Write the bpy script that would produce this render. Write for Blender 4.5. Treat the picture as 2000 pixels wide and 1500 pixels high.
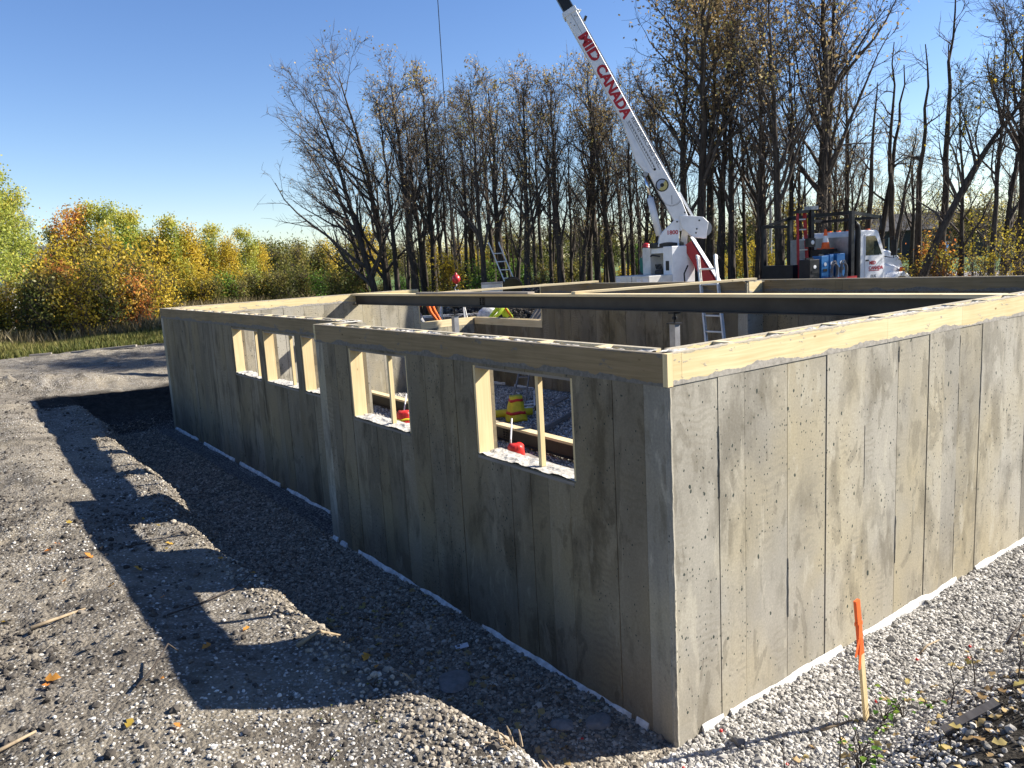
import bpy, bmesh, math, random
import numpy as np
from mathutils import Vector, Matrix

for o in list(bpy.data.objects): bpy.data.objects.remove(o)
SC = bpy.context.scene
COL = SC.collection
R = math.radians

# ------------------------------------------------------------------ camera, sky, sun, exposure
CAM = np.array([-3.3822, -3.1250, 3.0307])
RX = np.array([0.8080, -0.5866, -0.0556]); RX = None
def cam_axes(yaw, pitch, roll):
    f = np.array([math.sin(yaw)*math.cos(pitch), math.cos(yaw)*math.cos(pitch), math.sin(pitch)])
    r = np.array([math.cos(yaw), -math.sin(yaw), 0.0])
    u = np.cross(r, f)
    return r*math.cos(roll)+u*math.sin(roll), -r*math.sin(roll)+u*math.cos(roll), f
YAW = 0.6266
cr, cu, cf = cam_axes(YAW, -0.1570, -0.0556)
cd = bpy.data.cameras.new('camera'); cam = bpy.data.objects.new('camera', cd); COL.objects.link(cam)
M = Matrix(((cr[0], cu[0], -cf[0], CAM[0]), (cr[1], cu[1], -cf[1], CAM[1]), (cr[2], cu[2], -cf[2], CAM[2]), (0, 0, 0, 1)))
cam.matrix_world = M
cd.sensor_width = 36.0; cd.lens = 1533.6/2000*36.0; cd.clip_start = 0.05; cd.clip_end = 3000
SC.camera = cam

SUN = Vector((1.0, -0.47, 0.697)).normalized()
EL = math.asin(SUN.z); AZ = math.atan2(SUN.x, SUN.y)
W = bpy.data.worlds.new('World'); SC.world = W; W.use_nodes = True
nt = W.node_tree
sky = nt.nodes.new('ShaderNodeTexSky'); sky.sky_type = 'NISHITA'; sky.sun_disc = False
sky.sun_elevation = EL; sky.sun_rotation = AZ; sky.altitude = 200; sky.air_density = 1.0; sky.dust_density = 0.1; sky.ozone_density = 1.6
hs = nt.nodes.new('ShaderNodeHueSaturation'); hs.inputs['Saturation'].default_value = 1.2; hs.inputs['Hue'].default_value = 0.508
nt.links.new(sky.outputs[0], hs.inputs['Color'])
bg = nt.nodes['Background']; bg.inputs['Strength'].default_value = 0.06
tn = nt.nodes.new('ShaderNodeMix'); tn.data_type = 'RGBA'; tn.blend_type = 'MULTIPLY'; tn.inputs[0].default_value = 1.0; tn.inputs[7].default_value = (0.97, 0.975, 1.07, 1)
nt.links.new(hs.outputs[0], tn.inputs[6]); nt.links.new(tn.outputs[2], bg.inputs['Color'])
sd = bpy.data.lights.new('sun', 'SUN'); sd.energy = 5.0; sd.angle = R(0.55); sd.color = (1.0, 0.935, 0.83)
sun = bpy.data.objects.new('sun', sd); COL.objects.link(sun)
sun.rotation_euler = SUN.to_track_quat('Z', 'Y').to_euler(); sun.location = (20, -10, 30)
SC.view_settings.view_transform = 'Standard'; SC.view_settings.look = 'None'
SC.view_settings.gamma = 1.0; SC.view_settings.use_curve_mapping = False
SC.view_settings.exposure = 1.45
SC.render.engine = 'CYCLES'

# ------------------------------------------------------------------ helpers
def bearing(px, d):
    """ground point d metres from the station, along the compass line given by px"""
    a = YAW + math.atan((px-1000)/1533.6)
    return np.array([CAM[0]+d*math.sin(a), CAM[1]+d*math.cos(a)])

def tag(o, label=None, cat=None, group=None, kind=None):
    if label: o['label'] = label
    if cat: o['category'] = cat
    if group: o['group'] = group
    if kind: o['kind'] = kind
    return o

def thing(name, label, cat, loc=(0, 0, 0), group=None, rotz=0.0):
    o = bpy.data.objects.new(name, None); COL.objects.link(o)
    o.location = loc; o.rotation_euler = (0, 0, rotz); o.empty_display_size = 0.2
    return tag(o, label, cat, group)

def root_loc(p):
    while p.parent: p = p.parent
    return np.array(p.location)

def mesh_obj(name, V, F, mat, parent=None, smooth=False, label=None, local=False):
    me = bpy.data.meshes.new(name)
    V = np.asarray(V, float)
    if parent is not None and not local: V = V - root_loc(parent)
    me.from_pydata(V.tolist(), [], [list(map(int, f)) for f in F]); me.update()
    if smooth: me.polygons.foreach_set('use_smooth', [True]*len(me.polygons))
    if mat: me.materials.append(mat)
    o = bpy.data.objects.new(name, me); COL.objects.link(o)
    if parent is not None: o.parent = parent
    if label: o['label'] = label
    return o

def fast_mesh(name, V, quads=None, tris=None):
    """big meshes straight from numpy"""
    me = bpy.data.meshes.new(name)
    V = np.asarray(V, np.float32); me.vertices.add(len(V)); me.vertices.foreach_set('co', V.ravel())
    q = np.zeros((0, 4), int) if quads is None else np.asarray(quads, int)
    t = np.zeros((0, 3), int) if tris is None else np.asarray(tris, int)
    loops = np.concatenate([q.ravel(), t.ravel()])
    starts = np.concatenate([np.arange(len(q))*4, len(q)*4+np.arange(len(t))*3])
    tot = np.concatenate([np.full(len(q), 4), np.full(len(t), 3)])
    me.loops.add(len(loops)); me.loops.foreach_set('vertex_index', loops.astype(np.int32))
    me.polygons.add(len(starts)); me.polygons.foreach_set('loop_start', starts.astype(np.int32))
    me.polygons.foreach_set('loop_total', tot.astype(np.int32))
    me.update(calc_edges=True); me.validate()
    return me

def fattr(me, name, vals):
    a = me.attributes.new(name, 'FLOAT', 'POINT'); a.data.foreach_set('value', np.asarray(vals, np.float32))

class MB:
    """collects shapes and links them as ONE mesh object"""
    def __init__(s): s.V = []; s.F = []; s.n = 0
    def add(s, V, F):
        V = np.asarray(V, float); s.V.append(V); s.F += [[i+s.n for i in f] for f in F]; s.n += len(V); return s
    def box(s, lo, hi, ax=None, org=None):
        x0, y0, z0 = lo; x1, y1, z1 = hi
        V = np.array([(x0,y0,z0),(x1,y0,z0),(x1,y1,z0),(x0,y1,z0),(x0,y0,z1),(x1,y0,z1),(x1,y1,z1),(x0,y1,z1)], float)
        if ax is not None: V = V @ np.array(ax, float)
        if org is not None: V = V + np.array(org, float)
        return s.add(V, [(0,3,2,1),(4,5,6,7),(0,1,5,4),(1,2,6,5),(2,3,7,6),(3,0,4,7)])
    def bar(s, p0, p1, w, h, up=(0, 0, 1)):
        """box beam from p0 to p1, w sideways, h along up"""
        p0 = np.array(p0, float); p1 = np.array(p1, float); d = p1-p0; L = np.linalg.norm(d); d = d/L
        up = np.array(up, float); a = np.cross(d, up)
        if np.linalg.norm(a) < 1e-6: a = np.cross(d, (1, 0, 0))
        a /= np.linalg.norm(a); b = np.cross(a, d)
        return s.box((0, -w/2, -h/2), (L, w/2, h/2), (d, a, b), p0)
    def prism(s, poly, org, e1, e2, n, d0, d1):
        """polygon poly in the frame org,e1,e2 extruded along n from d0 to d1"""
        org, e1, e2, n = [np.array(a, float) for a in (org, e1, e2, n)]
        k = len(poly); P = np.array([org+e1*a+e2*b for a, b in poly])
        V = np.vstack([P+n*d0, P+n*d1])
        F = [tuple(range(k))[::-1], tuple(range(k, 2*k))]+[(i, (i+1) % k, k+(i+1) % k, k+i) for i in range(k)]
        if np.dot(np.cross(e1, e2), n) < 0: F = [f[::-1] for f in F]
        return s.add(V, F)
    def tube(s, pts, rad, n=8, cap=True):
        pts = np.array(pts, float); k = len(pts)
        rad = np.full(k, rad) if np.isscalar(rad) else np.array(rad, float)
        T = np.gradient(pts, axis=0); T /= np.linalg.norm(T, axis=1)[:, None]+1e-12
        ref = np.array([0, 0, 1.0]) if abs(T[0][2]) < 0.9 else np.array([1.0, 0, 0])
        rings = []
        for i in range(k):
            a = np.cross(T[i], ref); a /= np.linalg.norm(a)+1e-12; b = np.cross(T[i], a)
            ref2 = np.cross(a, T[i]); ref = ref2 if np.linalg.norm(ref2) > 1e-6 else ref
            an = np.arange(n)*2*math.pi/n
            rings.append(pts[i]+rad[i]*(np.cos(an)[:, None]*a+np.sin(an)[:, None]*b))
        V = np.vstack(rings); F = []
        for i in range(k-1):
            for j in range(n):
                F.append((i*n+j, i*n+(j+1) % n, (i+1)*n+(j+1) % n, (i+1)*n+j))
        if cap: F += [tuple(range(n))[::-1], tuple((k-1)*n+j for j in range(n))]
        return s.add(V, F)
    def lathe(s, prof, org, axis=(0, 0, 1), n=16):
        """profile of (radius, height) turned about axis"""
        ax = np.array(axis, float); ax /= np.linalg.norm(ax)
        a = np.cross(ax, (1, 0, 0) if abs(ax[0]) < .9 else (0, 1, 0)); a /= np.linalg.norm(a); b = np.cross(ax, a)
        an = np.arange(n)*2*math.pi/n; V = []
        for r_, h in prof: V.append(np.array(org)+ax*h+max(r_, 1e-4)*(np.cos(an)[:, None]*a+np.sin(an)[:, None]*b))
        k = len(prof); F = [(i*n+j, i*n+(j+1) % n, (i+1)*n+(j+1) % n, (i+1)*n+j) for i in range(k-1) for j in range(n)]
        F += [tuple(range(n))[::-1], tuple((k-1)*n+j for j in range(n))]
        return s.add(np.vstack(V), F)
    def build(s, name, mat, parent=None, smooth=False, label=None, bevel=0.0):
        o = mesh_obj(name, np.vstack(s.V), s.F, mat, parent, smooth, label)
        bm = bmesh.new(); bm.from_mesh(o.data); bmesh.ops.recalc_face_normals(bm, faces=bm.faces)
        if bevel:
            bmesh.ops.bevel(bm, geom=[e for e in bm.edges], offset=bevel, segments=1, affect='EDGES', clamp_overlap=True)
        bm.to_mesh(o.data); bm.free()
        return o

# 2-D value noise --------------------------------------------------
_rs = np.random.RandomState(7); _T = _rs.rand(256, 256)
def vnoise(x, y):
    xi = np.floor(x).astype(int); yi = np.floor(y).astype(int); fx = x-xi; fy = y-yi
    fx = fx*fx*(3-2*fx); fy = fy*fy*(3-2*fy)
    g = lambda a, b: _T[a & 255, b & 255]
    return (g(xi, yi)*(1-fx)+g(xi+1, yi)*fx)*(1-fy)+(g(xi, yi+1)*(1-fx)+g(xi+1, yi+1)*fx)*fy-0.5
def fbm(x, y, o=4, g=0.5):
    a = 1.0; r = 0
    for i in range(o): r = r+a*vnoise(x*2**i+17.3*i, y*2**i-9.1*i); a *= g
    return r
def sstep(a, b, x):
    t = np.clip((x-a)/(b-a), 0, 1); return t*t*(3-2*t)

# ------------------------------------------------------------------ materials
class N:
    def __init__(s, name):
        s.m = bpy.data.materials.new(name); s.m.use_nodes = True; s.t = s.m.node_tree
        s.b = s.t.nodes['Principled BSDF']; s.out = s.t.nodes['Material Output']
        s.b.inputs['Specular IOR Level'].default_value = 0.3
    def new(s, typ, **kw):
        n = s.t.nodes.new(typ)
        for k, v in kw.items():
            if k.startswith('i_'):
                n.inputs[k[2:].replace('_', ' ')].default_value = v
            else: setattr(n, k, v)
        return n
    def link(s, a, b): s.t.links.new(a, b)
    def coords(s, scale=(1, 1, 1), kind='Object', loc=(0, 0, 0)):
        tc = s.new('ShaderNodeTexCoord'); mp = s.new('ShaderNodeMapping')
        mp.inputs['Scale'].default_value = scale; mp.inputs['Location'].default_value = loc
        s.link(tc.outputs[kind], mp.inputs['Vector']); return mp.outputs['Vector']
    def noise(s, vec, scale=5, detail=4, rough=0.55, dist=0.0):
        n = s.new('ShaderNodeTexNoise'); n.inputs['Scale'].default_value = scale; n.inputs['Detail'].default_value = detail
        n.inputs['Roughness'].default_value = rough; n.inputs['Distortion'].default_value = dist
        s.link(vec, n.inputs['Vector']); return n.outputs['Fac']
    def ramp(s, fac, stops, interp='LINEAR'):
        r = s.new('ShaderNodeValToRGB'); e = r.color_ramp.elements; r.color_ramp.interpolation = interp
        while len(e) < len(stops): e.new(0.5)
        for i, (p, c) in enumerate(stops):
            e[i].position = p; e[i].color = (*c, 1) if not np.isscalar(c) else (c, c, c, 1)
        s.link(fac, r.inputs[0]); return r.outputs[0]
    def mix(s, fac, a, b, mode='MIX'):
        n = s.new('ShaderNodeMix', data_type='RGBA', blend_type=mode)
        for v, i in ((fac, 0), (a, 6), (b, 7)):
            if isinstance(v, bpy.types.NodeSocket): s.link(v, n.inputs[i])
            elif i == 0: n.inputs[0].default_value = v
            else: n.inputs[i].default_value = (*v, 1)
        return n.outputs[2]
    def math(s, op, a, b=0.0, c=None):
        n = s.new('ShaderNodeMath', operation=op)
        for i, v in enumerate((a, b, c)):
            if v is None: continue
            if isinstance(v, bpy.types.NodeSocket): s.link(v, n.inputs[i])
            else: n.inputs[i].default_value = v
        return n.outputs[0]
    def bump(s, h, strength=0.3, dist=0.01):
        n = s.new('ShaderNodeBump'); n.inputs['Strength'].default_value = strength; n.inputs['Distance'].default_value = dist
        s.link(h, n.inputs['Height']); s.link(n.outputs[0], s.b.inputs['Normal'])
    def rand(s): return s.new('ShaderNodeObjectInfo').outputs['Random']
    def done(s, col=None, rough=0.8, metal=0.0):
        if col is not None:
            if isinstance(col, bpy.types.NodeSocket): s.link(col, s.b.inputs['Base Color'])
            else: s.b.inputs['Base Color'].default_value = (*col, 1)
        if isinstance(rough, bpy.types.NodeSocket): s.link(rough, s.b.inputs['Roughness'])
        else: s.b.inputs['Roughness'].default_value = rough
        s.b.inputs['Metallic'].default_value = metal
        return s.m

def plain(name, col, rough=0.6, metal=0.0, var=0.18, scale=6.0, bump=0.0, spec=0.3):
    n = N(name); v = n.coords(); f = n.noise(v, scale, 5, 0.6)
    a = tuple(c*(1-var) for c in col); b = tuple(min(1, c*(1+var)) for c in col)
    c = n.ramp(f, [(0.3, a), (0.7, b)])
    if bump: n.bump(n.noise(v, scale*8, 4), bump, 0.005)
    n.b.inputs['Specular IOR Level'].default_value = spec
    return n.done(c, rough, metal)

def concrete_mat(name, lo, hi, stain_shade):
    n = N(name); v = n.coords()
    vs = n.coords((1, 1, 0.5)); vf = n.coords((1, 1, 0.05))
    big = n.noise(vs, 1.9, 4, 0.6)
    rnd = n.rand()
    t = n.math('ADD', n.math('MULTIPLY', big, 1.0), n.math('MULTIPLY', n.math('SUBTRACT', rnd, 0.5), 0.5))
    c = n.ramp(t, [(0.22, lo), (0.75, hi)])
    warm = n.noise(n.coords((1, 1, 0.7), loc=(3, 1, 7)), 1.3, 3)
    warm = n.math('ADD', warm, n.math('MULTIPLY', n.math('SUBTRACT', n.math('FRACT', n.math('MULTIPLY', rnd, 7.31)), 0.5), 0.2))
    c = n.mix(n.ramp(warm, [(0.40, 0.0), (0.70, 0.7)]), c, (hi[0]*1.04, hi[1]*0.95, hi[2]*0.72))
    st = n.noise(n.coords((1, 1, 0.42), loc=(9, 4, 2)), 3.1, 5, 0.62)
    c = n.mix(n.ramp(st, [(0.53, 0.0), (0.66, stain_shade)]), c, (lo[0]*0.42, lo[1]*0.39, lo[2]*0.33))
    drip = n.noise(n.coords((1, 1, 0.06), loc=(1, 8, 5)), 11.0, 4, 0.6)
    c = n.mix(n.ramp(drip, [(0.58, 0.0), (0.74, 0.26)]), c, (lo[0]*0.6, lo[1]*0.58, lo[2]*0.5))
    # pale milky laitance bands like trowel ripples
    w = n.new('ShaderNodeTexWave'); w.bands_direction = 'Z'; w.inputs['Scale'].default_value = 6.0
    w.inputs['Distortion'].default_value = 9.0; w.inputs['Detail'].default_value = 3.0; n.link(v, w.inputs['Vector'])
    wm = n.noise(n.coords((1.6, 1.6, 0.7), loc=(5, 5, 5)), 1.6, 2)
    c = n.mix(n.math('MULTIPLY', n.ramp(w.outputs['Fac'], [(0.45, 0.0), (0.8, 1.0)]), n.ramp(wm, [(0.54, 0.0), (0.64, 0.42)])), c, (hi[0]*0.62, hi[1]*0.6, hi[2]*0.56))
    bl = n.noise(n.coords((1, 1, 0.42), loc=(2, 6, 8)), 4.6, 6, 0.6, 0.9)
    c = n.mix(n.ramp(bl, [(0.575, 0.0), (0.615, 0.42)]), c, (lo[0]*0.62, lo[1]*0.59, lo[2]*0.52))
    pl = n.noise(n.coords((1, 1, 0.3), loc=(7, 3, 4)), 6.5, 5, 0.6, 0.6)
    c = n.mix(n.ramp(pl, [(0.60, 0.0), (0.65, 0.45)]), c, (hi[0]*1.18, hi[1]*1.17, hi[2]*1.12))
    fine = n.noise(v, 60, 6, 0.7)
    c = n.mix(0.3, c, n.ramp(fine, [(0.3, 0.25), (0.72, 0.85)]), 'OVERLAY')
    # bug holes: two sizes
    hs = []
    for sc, thr, dens in ((15.0, 0.15, 0.62), (36.0, 0.20, 0.62), (4.2, 0.062, 0.40)):
        vo = n.new('ShaderNodeTexVoronoi'); vo.inputs['Scale'].default_value = sc
        mp = n.coords((1, 1, 0.75)); dv = n.new('ShaderNodeVectorMath', operation='ADD'); nz = n.new('ShaderNodeTexNoise'); nz.inputs['Scale'].default_value = sc*1.4
        n.link(mp, nz.inputs['Vector']); sc2 = n.new('ShaderNodeVectorMath', operation='SCALE'); sc2.inputs['Scale'].default_value = 0.35/sc
        n.link(nz.outputs['Color'], sc2.inputs[0]); n.link(mp, dv.inputs[0]); n.link(sc2.outputs[0], dv.inputs[1]); n.link(dv.outputs[0], vo.inputs['Vector'])
        near = n.math('LESS_THAN', vo.outputs['Distance'], thr)
        sep = n.new('ShaderNodeSeparateColor'); n.link(vo.outputs['Color'], sep.inputs[0])
        pick = n.math('GREATER_THAN', sep.outputs[0], dens)
        clus = n.math('GREATER_THAN', n.noise(n.coords((1, 1, 0.5), loc=(sc, 2, 3)), 1.7, 3), 0.44)
        hs.append(n.math('MULTIPLY', n.math('MULTIPLY', near, pick), clus))
    h = n.math('MAXIMUM', n.math('MAXIMUM', hs[0], hs[1]), hs[2])
    c = n.mix(n.math('MULTIPLY', h, 0.92), c, (0.022, 0.032, 0.028))
    hh = n.math('SUBTRACT', n.math('MULTIPLY', fine, 0.25), n.math('MULTIPLY', h, 1.0))
    n.bump(hh, 0.35, 0.006)
    n.b.inputs['Specular IOR Level'].default_value = 0.18
    return n.done(c, 0.86)

def wood_mat(name, lo, hi, grain, smear=False, knots=True):
    """grain: 'h' for boards lying level, 'v' for upright ones"""
    n = N(name); g = (0.7, 0.7, 22) if grain == 'h' else (22, 22, 0.7)
    f = n.noise(n.coords(g), 2.2, 5, 0.6, 0.6); big = n.noise(n.coords((1, 1, 1)), 2.3, 3)
    t = n.math('ADD', n.math('MULTIPLY', f, 0.7), n.math('ADD', n.math('MULTIPLY', big, 0.35), n.math('MULTIPLY', n.rand(), 0.12)))
    c = n.ramp(t, [(0.35, lo), (0.75, hi)])
    if knots:
        vo = n.new('ShaderNodeTexVoronoi'); vo.inputs['Scale'].default_value = 3.6
        n.link(n.coords((1, 1, 2.2) if grain == 'h' else (2.2, 2.2, 1)), vo.inputs['Vector'])
        kn = n.ramp(vo.outputs['Distance'], [(0.05, 1.0), (0.085, 0.0)])
        c = n.mix(n.math('MULTIPLY', kn, 0.85), c, (lo[0]*0.35, lo[1]*0.28, lo[2]*0.2))
    if smear:
        sx = n.new('ShaderNodeSeparateXYZ'); tc = n.new('ShaderNodeTexCoord'); n.link(tc.outputs['Object'], sx.inputs[0])
        wv = n.noise(n.coords((1, 1, 0.0)), 1.7, 6, 0.62)
        lim = n.math('ADD', 2.175, n.math('MULTIPLY', wv, 0.21))
        low = n.math('LESS_THAN', sx.outputs[2], lim)
        bits = n.ramp(n.noise(n.coords((1.0, 1.0, 2.2), loc=(2, 7, 1)), 5.0, 6, 0.65), [(0.615, 0.0), (0.64, 0.8)])
        top = n.math('MULTIPLY', n.math('GREATER_THAN', sx.outputs[2], n.math('SUBTRACT', 2.462, n.math('MULTIPLY', n.noise(n.coords((1, 1, 0.05), loc=(4, 4, 4)), 6.0, 5, 0.7), 0.06))), 0.75)
        cem = n.math('MAXIMUM', n.math('MAXIMUM', low, bits), top)
        cc = n.ramp(n.noise(n.coords(), 30, 5, 0.7), [(0.3, tuple(q*min(1, lo[0]/.30) for q in (0.20, 0.185, 0.16))), (0.7, tuple(q*min(1, lo[0]/.30) for q in (0.40, 0.37, 0.32)))])
        c = n.mix(cem, c, cc)
        n.bump(n.math('ADD', n.math('MULTIPLY', cem, 0.8), n.math('MULTIPLY', f, 0.2)), 0.4, 0.006)
    else:
        n.bump(f, 0.2, 0.003)
    n.b.inputs['Specular IOR Level'].default_value = 0.15
    return n.done(c, 0.78)

def leaf_mat(name, stops, trans=0.4):
    n = N(name)
    at = n.new('ShaderNodeAttribute'); at.attribute_name = 'tint'
    t = n.math('ADD', n.math('MULTIPLY', at.outputs['Fac'], 0.85), n.math('MULTIPLY', n.rand(), 0.15))
    c = n.ramp(t, stops)
    d = n.new('ShaderNodeBsdfDiffuse'); tr = n.new('ShaderNodeBsdfTranslucent'); gl = n.new('ShaderNodeBsdfGlossy')
    gl.inputs['Roughness'].default_value = 0.45; gl.inputs['Color'].default_value = (0.8, 0.8, 0.8, 1)
    n.link(c, d.inputs[0]); n.link(c, tr.inputs[0])
    mx = n.new('ShaderNodeMixShader'); mx.inputs[0].default_value = trans; n.link(d.outputs[0], mx.inputs[1]); n.link(tr.outputs[0], mx.inputs[2])
    m2 = n.new('ShaderNodeMixShader'); m2.inputs[0].default_value = 0.012; n.link(mx.outputs[0], m2.inputs[1]); n.link(gl.outputs[0], m2.inputs[2])
    n.link(m2.outputs[0], n.out.inputs[0]); n.t.nodes.remove(n.b)
    return n.m

def bark_mat(name, lo, hi, white=False):
    n = N(name); f = n.noise(n.coords((6, 6, 1.1)), 3.0, 5, 0.65)
    c = n.ramp(f, [(0.3, lo), (0.7, hi)])
    if white:
        s = n.noise(n.coords((3, 3, 9)), 2.0, 4, 0.6); c = n.mix(n.ramp(s, [(0.6, 0.0), (0.68, 0.9)]), c, (0.05, 0.045, 0.04))
    n.bump(f, 0.6, 0.02); n.b.inputs['Specular IOR Level'].default_value = 0.1
    return n.done(c, 0.9)

def ground_mat():
    n = N('soil'); v = n.coords()
    ag = n.new('ShaderNodeAttribute'); ag.attribute_name = 'gravel'
    ad = n.new('ShaderNodeAttribute'); ad.attribute_name = 'black_soil_shade'
    agr = n.new('ShaderNodeAttribute'); agr.attribute_name = 'grass'
    big = n.noise(v, 0.7, 5, 0.6); mid = n.noise(v, 9.0, 6, 0.7); fine = n.noise(v, 55.0, 5, 0.75)
    soil = n.ramp(n.math('ADD', n.math('MULTIPLY', mid, 0.6), n.math('MULTIPLY', fine, 0.4)), [(0.30, (0.04, 0.035, 0.03)), (0.46, (0.14, 0.123, 0.10)), (0.66, (0.29, 0.257, 0.208))])
    soil = n.mix(n.ramp(big, [(0.45, 0.0), (0.65, 0.6)]), soil, (0.27, 0.235, 0.175))
    soil = n.mix(n.ramp(n.noise(n.coords(loc=(5, 9, 2)), 1.5, 5, 0.65), [(0.48, 0.0), (0.62, 0.7)]), soil, (0.062, 0.054, 0.045))
    # crushed stone: voronoi pebbles
    vo = n.new('ShaderNodeTexVoronoi'); vo.inputs['Scale'].default_value = 42; n.link(v, vo.inputs['Vector'])
    sep = n.new('ShaderNodeSeparateColor'); n.link(vo.outputs['Color'], sep.inputs[0])
    peb = n.ramp(sep.outputs[0], [(0.0, (0.16, 0.15, 0.14)), (0.5, (0.30, 0.285, 0.26)), (1.0, (0.50, 0.48, 0.44))])
    edge = n.ramp(vo.outputs['Distance'], [(0.30, 0.0), (0.62, 0.75)])
    peb = n.mix(edge, peb, (0.05, 0.047, 0.044))
    gm = n.math('ADD', ag.outputs['Fac'], n.math('MULTIPLY', n.math('SUBTRACT', mid, 0.5), 0.8))
    c = n.mix(n.ramp(gm, [(0.40, 0.0), (0.60, 1.0)]), soil, peb)
    # loose pebbles trodden into the soil
    loose = n.math('MULTIPLY', n.math('GREATER_THAN', sep.outputs[1], 0.62), n.math('LESS_THAN', vo.outputs['Distance'], 0.42))
    loose = n.math('MULTIPLY', loose, n.ramp(n.noise(v, 1.9, 4), [(0.36, 0.25), (0.58, 1.0)]))
    loose = n.math('MULTIPLY', loose, n.math('SUBTRACT', 1.0, ad.outputs['Fac']))
    c = n.mix(n.math('MULTIPLY', loose, 0.85), c, n.ramp(sep.outputs[2], [(0.0, (0.26, 0.245, 0.22)), (1.0, (0.55, 0.53, 0.48))]))
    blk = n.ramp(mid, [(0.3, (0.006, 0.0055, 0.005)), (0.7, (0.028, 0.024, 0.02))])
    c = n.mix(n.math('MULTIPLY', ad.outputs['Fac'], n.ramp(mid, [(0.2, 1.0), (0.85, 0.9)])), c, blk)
    gr = n.ramp(n.noise(v, 3.0, 6, 0.7), [(0.3, (0.045, 0.06, 0.018)), (0.55, (0.10, 0.115, 0.035)), (0.75, (0.19, 0.17, 0.07))])
    c = n.mix(agr.outputs['Fac'], c, gr)
    hgt = n.math('ADD', n.math('MULTIPLY', mid, 0.6), n.math('ADD', n.math('MULTIPLY', fine, 0.35), n.math('MULTIPLY', vo.outputs['Distance'], -0.35)))
    n.bump(hgt, 1.0, 0.045); n.b.inputs['Specular IOR Level'].default_value = 0.12
    return n.done(c, 0.93)

def stone_mat(name, stops):
    n = N(name); c = n.ramp(n.rand(), stops)
    c = n.mix(0.35, c, n.ramp(n.noise(n.coords(), 90, 4), [(0.3, 0.3), (0.7, 0.8)]), 'OVERLAY')
    n.b.inputs['Specular IOR Level'].default_value = 0.2
    return n.done(c, 0.85)

MT = {}
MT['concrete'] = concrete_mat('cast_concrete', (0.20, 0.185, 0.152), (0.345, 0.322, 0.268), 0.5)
MT['shaded_concrete'] = concrete_mat('shaded_concrete', (0.118, 0.100, 0.070), (0.215, 0.185, 0.135), 0.6)  # shaded copy of the cast concrete, darkened for the unlit walls
MT['rough'] = plain('rough_concrete', (0.42, 0.40, 0.36), 0.9, var=0.45, scale=26, bump=0.8)
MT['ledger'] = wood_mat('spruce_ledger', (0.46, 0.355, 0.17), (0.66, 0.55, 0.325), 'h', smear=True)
MT['ledger_shade'] = wood_mat('shaded_ledger', (0.15, 0.108, 0.056), (0.27, 0.20, 0.112), 'h', smear=True)  # ledger with shade in its colour, board and smear, for unlit faces
MT['wood_v'] = wood_mat('spruce_upright', (0.50, 0.37, 0.19), (0.68, 0.54, 0.31), 'v')
MT['wood_h'] = wood_mat('spruce_level', (0.52, 0.40, 0.22), (0.72, 0.60, 0.38), 'h')
MT['grey_wood'] = wood_mat('weathered_lumber', (0.13, 0.115, 0.10), (0.30, 0.27, 0.235), 'h', knots=False)
MT['beam'] = plain('brown_primer', (0.040, 0.036, 0.031), 0.55, var=0.3, scale=3)
MT['steel'] = plain('bare_steel', (0.30, 0.30, 0.31), 0.45, 0.6, 0.2)
MT['alu'] = plain('aluminium', (0.66, 0.65, 0.61), 0.5, 0.0, 0.12)
MT['black'] = plain('black_paint', (0.018, 0.018, 0.02), 0.4, var=0.3)
MT['white'] = plain('white_paint', (0.72, 0.73, 0.745), 0.36, var=0.11, scale=3.5, spec=0.5)
MT['cream'] = plain('dirty_white_paint', (0.60, 0.585, 0.54), 0.5, var=0.2, scale=3)
MT['red'] = plain('red_paint', (0.36, 0.022, 0.028), 0.4, var=0.2)
MT['letter_red'] = plain('red_vinyl', (0.42, 0.02, 0.028), 0.45, var=0.05)
MT['letter_grey'] = plain('grey_vinyl', (0.13, 0.13, 0.14), 0.5, var=0.05)
MT['blue'] = plain('blue_enamel', (0.025, 0.135, 0.34), 0.4, var=0.12)
MT['orange'] = plain('orange_paint', (0.85, 0.14, 0.03), 0.6, var=0.1)
MT['hivis_orange'] = plain('orange_cloth', (0.85, 0.16, 0.03), 0.8, var=0.12)
MT['hivis_yellow'] = plain('lime_cloth', (0.60, 0.78, 0.06), 0.8, var=0.12)
MT['green'] = plain('green_cloth', (0.035, 0.16, 0.12), 0.85, var=0.2)
MT['denim'] = plain('dark_cloth', (0.035, 0.038, 0.05), 0.9, var=0.3)
MT['grey_cloth'] = plain('grey_cloth', (0.28, 0.28, 0.29), 0.9, var=0.25)
MT['skin'] = plain('skin', (0.48, 0.26, 0.18), 0.6, var=0.1)
MT['hat_red'] = plain('red_helmet', (0.45, 0.03, 0.03), 0.35, var=0.05, spec=0.5)
MT['hat_white'] = plain('white_helmet', (0.75, 0.75, 0.74), 0.35, var=0.05, spec=0.5)
MT['foam'] = plain('white_foam', (0.60, 0.595, 0.57), 0.85, var=0.35, scale=14, bump=0.4)
MT['yellow'] = plain('yellow_plastic', (0.66, 0.52, 0.02), 0.45, var=0.16, scale=9, spec=0.45)
MT['bag_red'] = plain('red_plastic', (0.55, 0.025, 0.02), 0.45, var=0.16, scale=9, spec=0.45)
MT['rubber'] = plain('rubber', (0.02, 0.02, 0.02), 0.8, var=0.3)
MT['chrome'] = plain('chrome', (0.75, 0.76, 0.78), 0.15, 1.0, 0.03)
MT['glass_dark'] = plain('tinted_glass', (0.03, 0.04, 0.035), 0.05, 0.0, 0.2, spec=0.9)
MT['bark'] = bark_mat('oak_bark', (0.024, 0.020, 0.017), (0.10, 0.083, 0.068))
MT['twig'] = bark_mat('twig_bark', (0.045, 0.038, 0.033), (0.13, 0.108, 0.09))
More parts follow.
